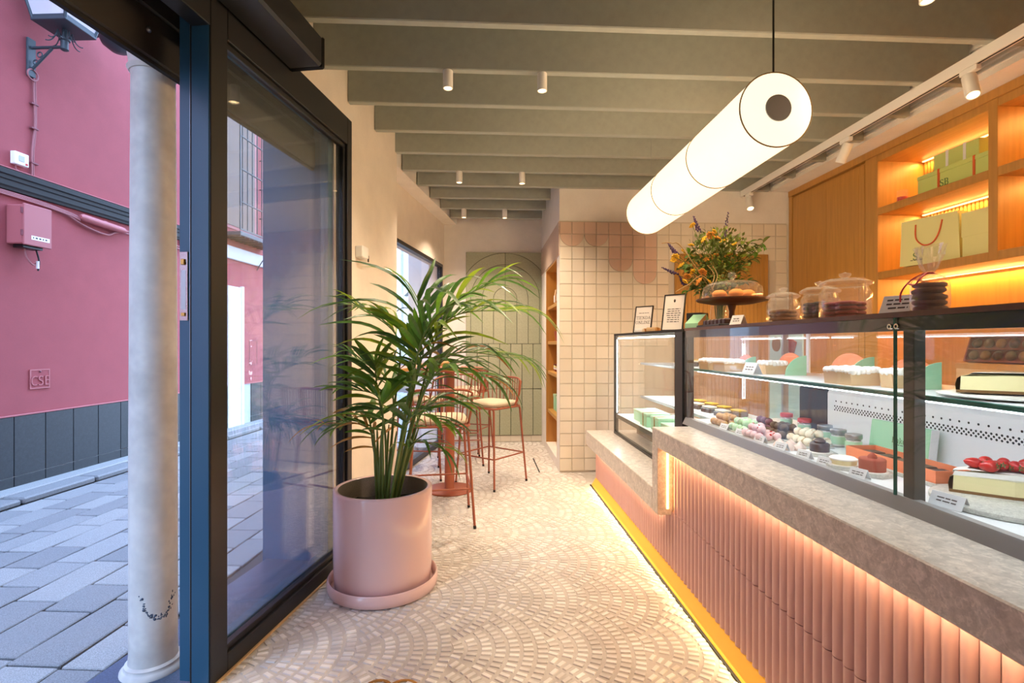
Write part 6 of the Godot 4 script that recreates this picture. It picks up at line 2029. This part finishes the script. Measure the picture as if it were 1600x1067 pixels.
# ---------------------------------------------------------------- on the wooden shelves
func on_the_shelves() -> void:
	var ya := 2.3885
	var yb := 1.8735
	var b := thing("lime_gift_box", "large lime green gift box with an orange ribbon on the upper shelf", "gift box", place(V(3.24, ya, -3.33)))
	obj("carton", S().span(V(-0.06, 0, -0.27), V(0.12, 0.105, 0.27), 0.003), M.lime_box, b)
	obj("box_lid", S().span(V(-0.063, 0.105, -0.273), V(0.123, 0.135, 0.273), 0.003), M.lime_box, b)
	obj("ribbon", S().span(V(-0.065, 0, -0.1), V(0.125, 0.137, -0.085)), M.orange_ribbon, b)
	obj("ribbon", S().span(V(-0.065, 0, 0.16), V(0.125, 0.137, 0.175)), M.orange_ribbon, b)
	letters("SB", 0.045, 0.001, M.leafy, b, Transform3D(Basis(Vector3.UP, -PI / 2), V(-0.061, 0.03, -0.05)))
	var c := thing("lime_gift_box", "smaller bright green gift box with white straps stacked on the large one", "gift box", place(V(3.27, ya + 0.138, -3.34)))
	obj("carton", S().span(V(-0.05, 0, -0.17), V(0.08, 0.12, 0.17), 0.003), M.lime_box, c)
	for z in [-0.07, 0.06]:
		obj("strap", S().span(V(-0.053, 0, z), V(0.083, 0.123, z + 0.02)), M.card, c)
	jar_small(V(3.2, ya, -3.76))
	var g := thing("gift_bag", "pale lime paper bag with an orange cord handle on the lower shelf", "paper bag", Transform3D(Basis(Vector3.UP, -PI / 2 + 0.25), V(3.20, yb, -3.49)))
	obj("front_sheet", S().prism(PackedVector2Array([Vector2(-0.2, 0), Vector2(0.2, 0), Vector2(0.185, 0.33), Vector2(-0.185, 0.33)]), 0.045, 0.048), M.lime_bag, g)
	obj("back_sheet", S().prism(PackedVector2Array([Vector2(-0.2, 0), Vector2(0.2, 0), Vector2(0.185, 0.33), Vector2(-0.185, 0.33)]), -0.048, -0.045), M.lime_bag, g)
	for sx in [-1, 1]:
		obj("gusset", S().prism(PackedVector2Array([Vector2(-0.045, 0), Vector2(0.045, 0), Vector2(0.045, 0.33), Vector2(-0.045, 0.33)]), -0.0015, 0.0015), M.lime_bag, g, Transform3D(Basis(Vector3.UP, PI / 2), V(sx * 0.19, 0, 0)))
	obj("base", S().span(V(-0.198, 0, -0.045), V(0.198, 0.003, 0.045)), M.lime_bag, g)
	obj("handle", S().tube(bend([V(-0.085, 0.29, 0.05), V(-0.08, 0.19, 0.054), V(-0.03, 0.135, 0.056), V(0.03, 0.14, 0.056), V(0.07, 0.2, 0.054), V(0.09, 0.29, 0.05)]), 0.005, 8), M.orange_ribbon, g)
	letters("S", 0.05, 0.0006, M.leafy, g, place(V(-0.09, 0.06, 0.0485)))
	print_lines(g, V(-0.08, 0.035, 0.0482), 0.09, 1, 0.008, 3)
	var h := thing("lime_envelope_box", "pale lime folded carton beside the paper bag on the lower shelf", "box", place(V(3.26, yb, -3.17)))
	obj("carton", S().span(V(-0.05, 0, -0.11), V(0.08, 0.30, 0.11), 0.004), M.lime_bag, h)
	obj("flap", S().span(V(-0.053, 0.14, -0.112), V(-0.05, 0.303, 0.112), 0.001), M.lime_bag, h)
	# goods in the lit niche
	var k := 0
	for y in [1.7505, 1.3305, 0.9705, 0.5005]:
		for z in [-6.12, -5.88, -5.64]:
			var o := thing(["paper_pouch", "clay_cup", "chocolate_bar_pack", "mint_carton"][k / 3], ["brown paper pouch on the top shelf of the lit niche", "terracotta cup on the second shelf of the lit niche", "stack of chocolate bars on the third shelf of the lit niche", "mint carton on the lowest shelf of the lit niche"][k / 3], ["pouch", "cup", "chocolate", "box"][k / 3], place(V(0.9, y, z)), ["pouches in the niche", "cups in the niche", "chocolate bars in the niche", "cartons in the niche"][k / 3])
			if k / 3 == 0:
				obj("bag", S().prism(PackedVector2Array([Vector2(-0.05, 0), Vector2(0.05, 0), Vector2(0.06, 0.1), Vector2(0.045, 0.2), Vector2(-0.045, 0.2), Vector2(-0.06, 0.1)]), -0.06, 0.06), M.kraft, o)
				obj("label_band", S().span(V(-0.062, 0.05, -0.05), V(-0.056, 0.13, 0.05)), M.card, o)
			elif k / 3 == 1:
				obj("cup", S().lathe([Vector2(0, 0), Vector2(0.05, 0), Vector2(0.065, 0.12), Vector2(0.06, 0.12), Vector2(0.046, 0.01), Vector2(0, 0.01)], 20), M.terracotta, o)
				obj("inside", S().lathe([Vector2(0, 0.09), Vector2(0.055, 0.09)], 16), M.orange_cake, o)
			elif k / 3 == 2:
				for i in 4:
					obj("bar", S().span(V(-0.06, i * 0.022, -0.085), V(0.06, i * 0.022 + 0.02, 0.085), 0.002), [M.choc_box, M.card, M.lime_bag, M.choc_box][i], o)
			else:
				obj("carton", S().span(V(-0.06, 0, -0.09), V(0.08, 0.19, 0.09), 0.003), M.mint_box, o)
				obj("box_lid", S().span(V(-0.063, 0.16, -0.093), V(0.083, 0.192, 0.093), 0.003), M.mint_label, o)
			k += 1

func jar_small(p: Vector3) -> void:
	var o := thing("sweet_jar", "little glass jar of red sweets on the upper wooden shelf", "jar", place(p))
	obj("vessel", S().lathe([Vector2(0, 0.002), Vector2(0.034, 0.002), Vector2(0.038, 0.008), Vector2(0.038, 0.06), Vector2(0.033, 0.07)], 24), M.jar_glass, o)
	obj("sweets", S().lathe([Vector2(0, 0.004), Vector2(0.033, 0.004), Vector2(0.033, 0.035), Vector2(0, 0.042)], 20), M.strawberry, o)
	obj("lid", S().lathe([Vector2(0, 0.07), Vector2(0.036, 0.07), Vector2(0.036, 0.085), Vector2(0, 0.087)], 24), M.jar_glass, o)
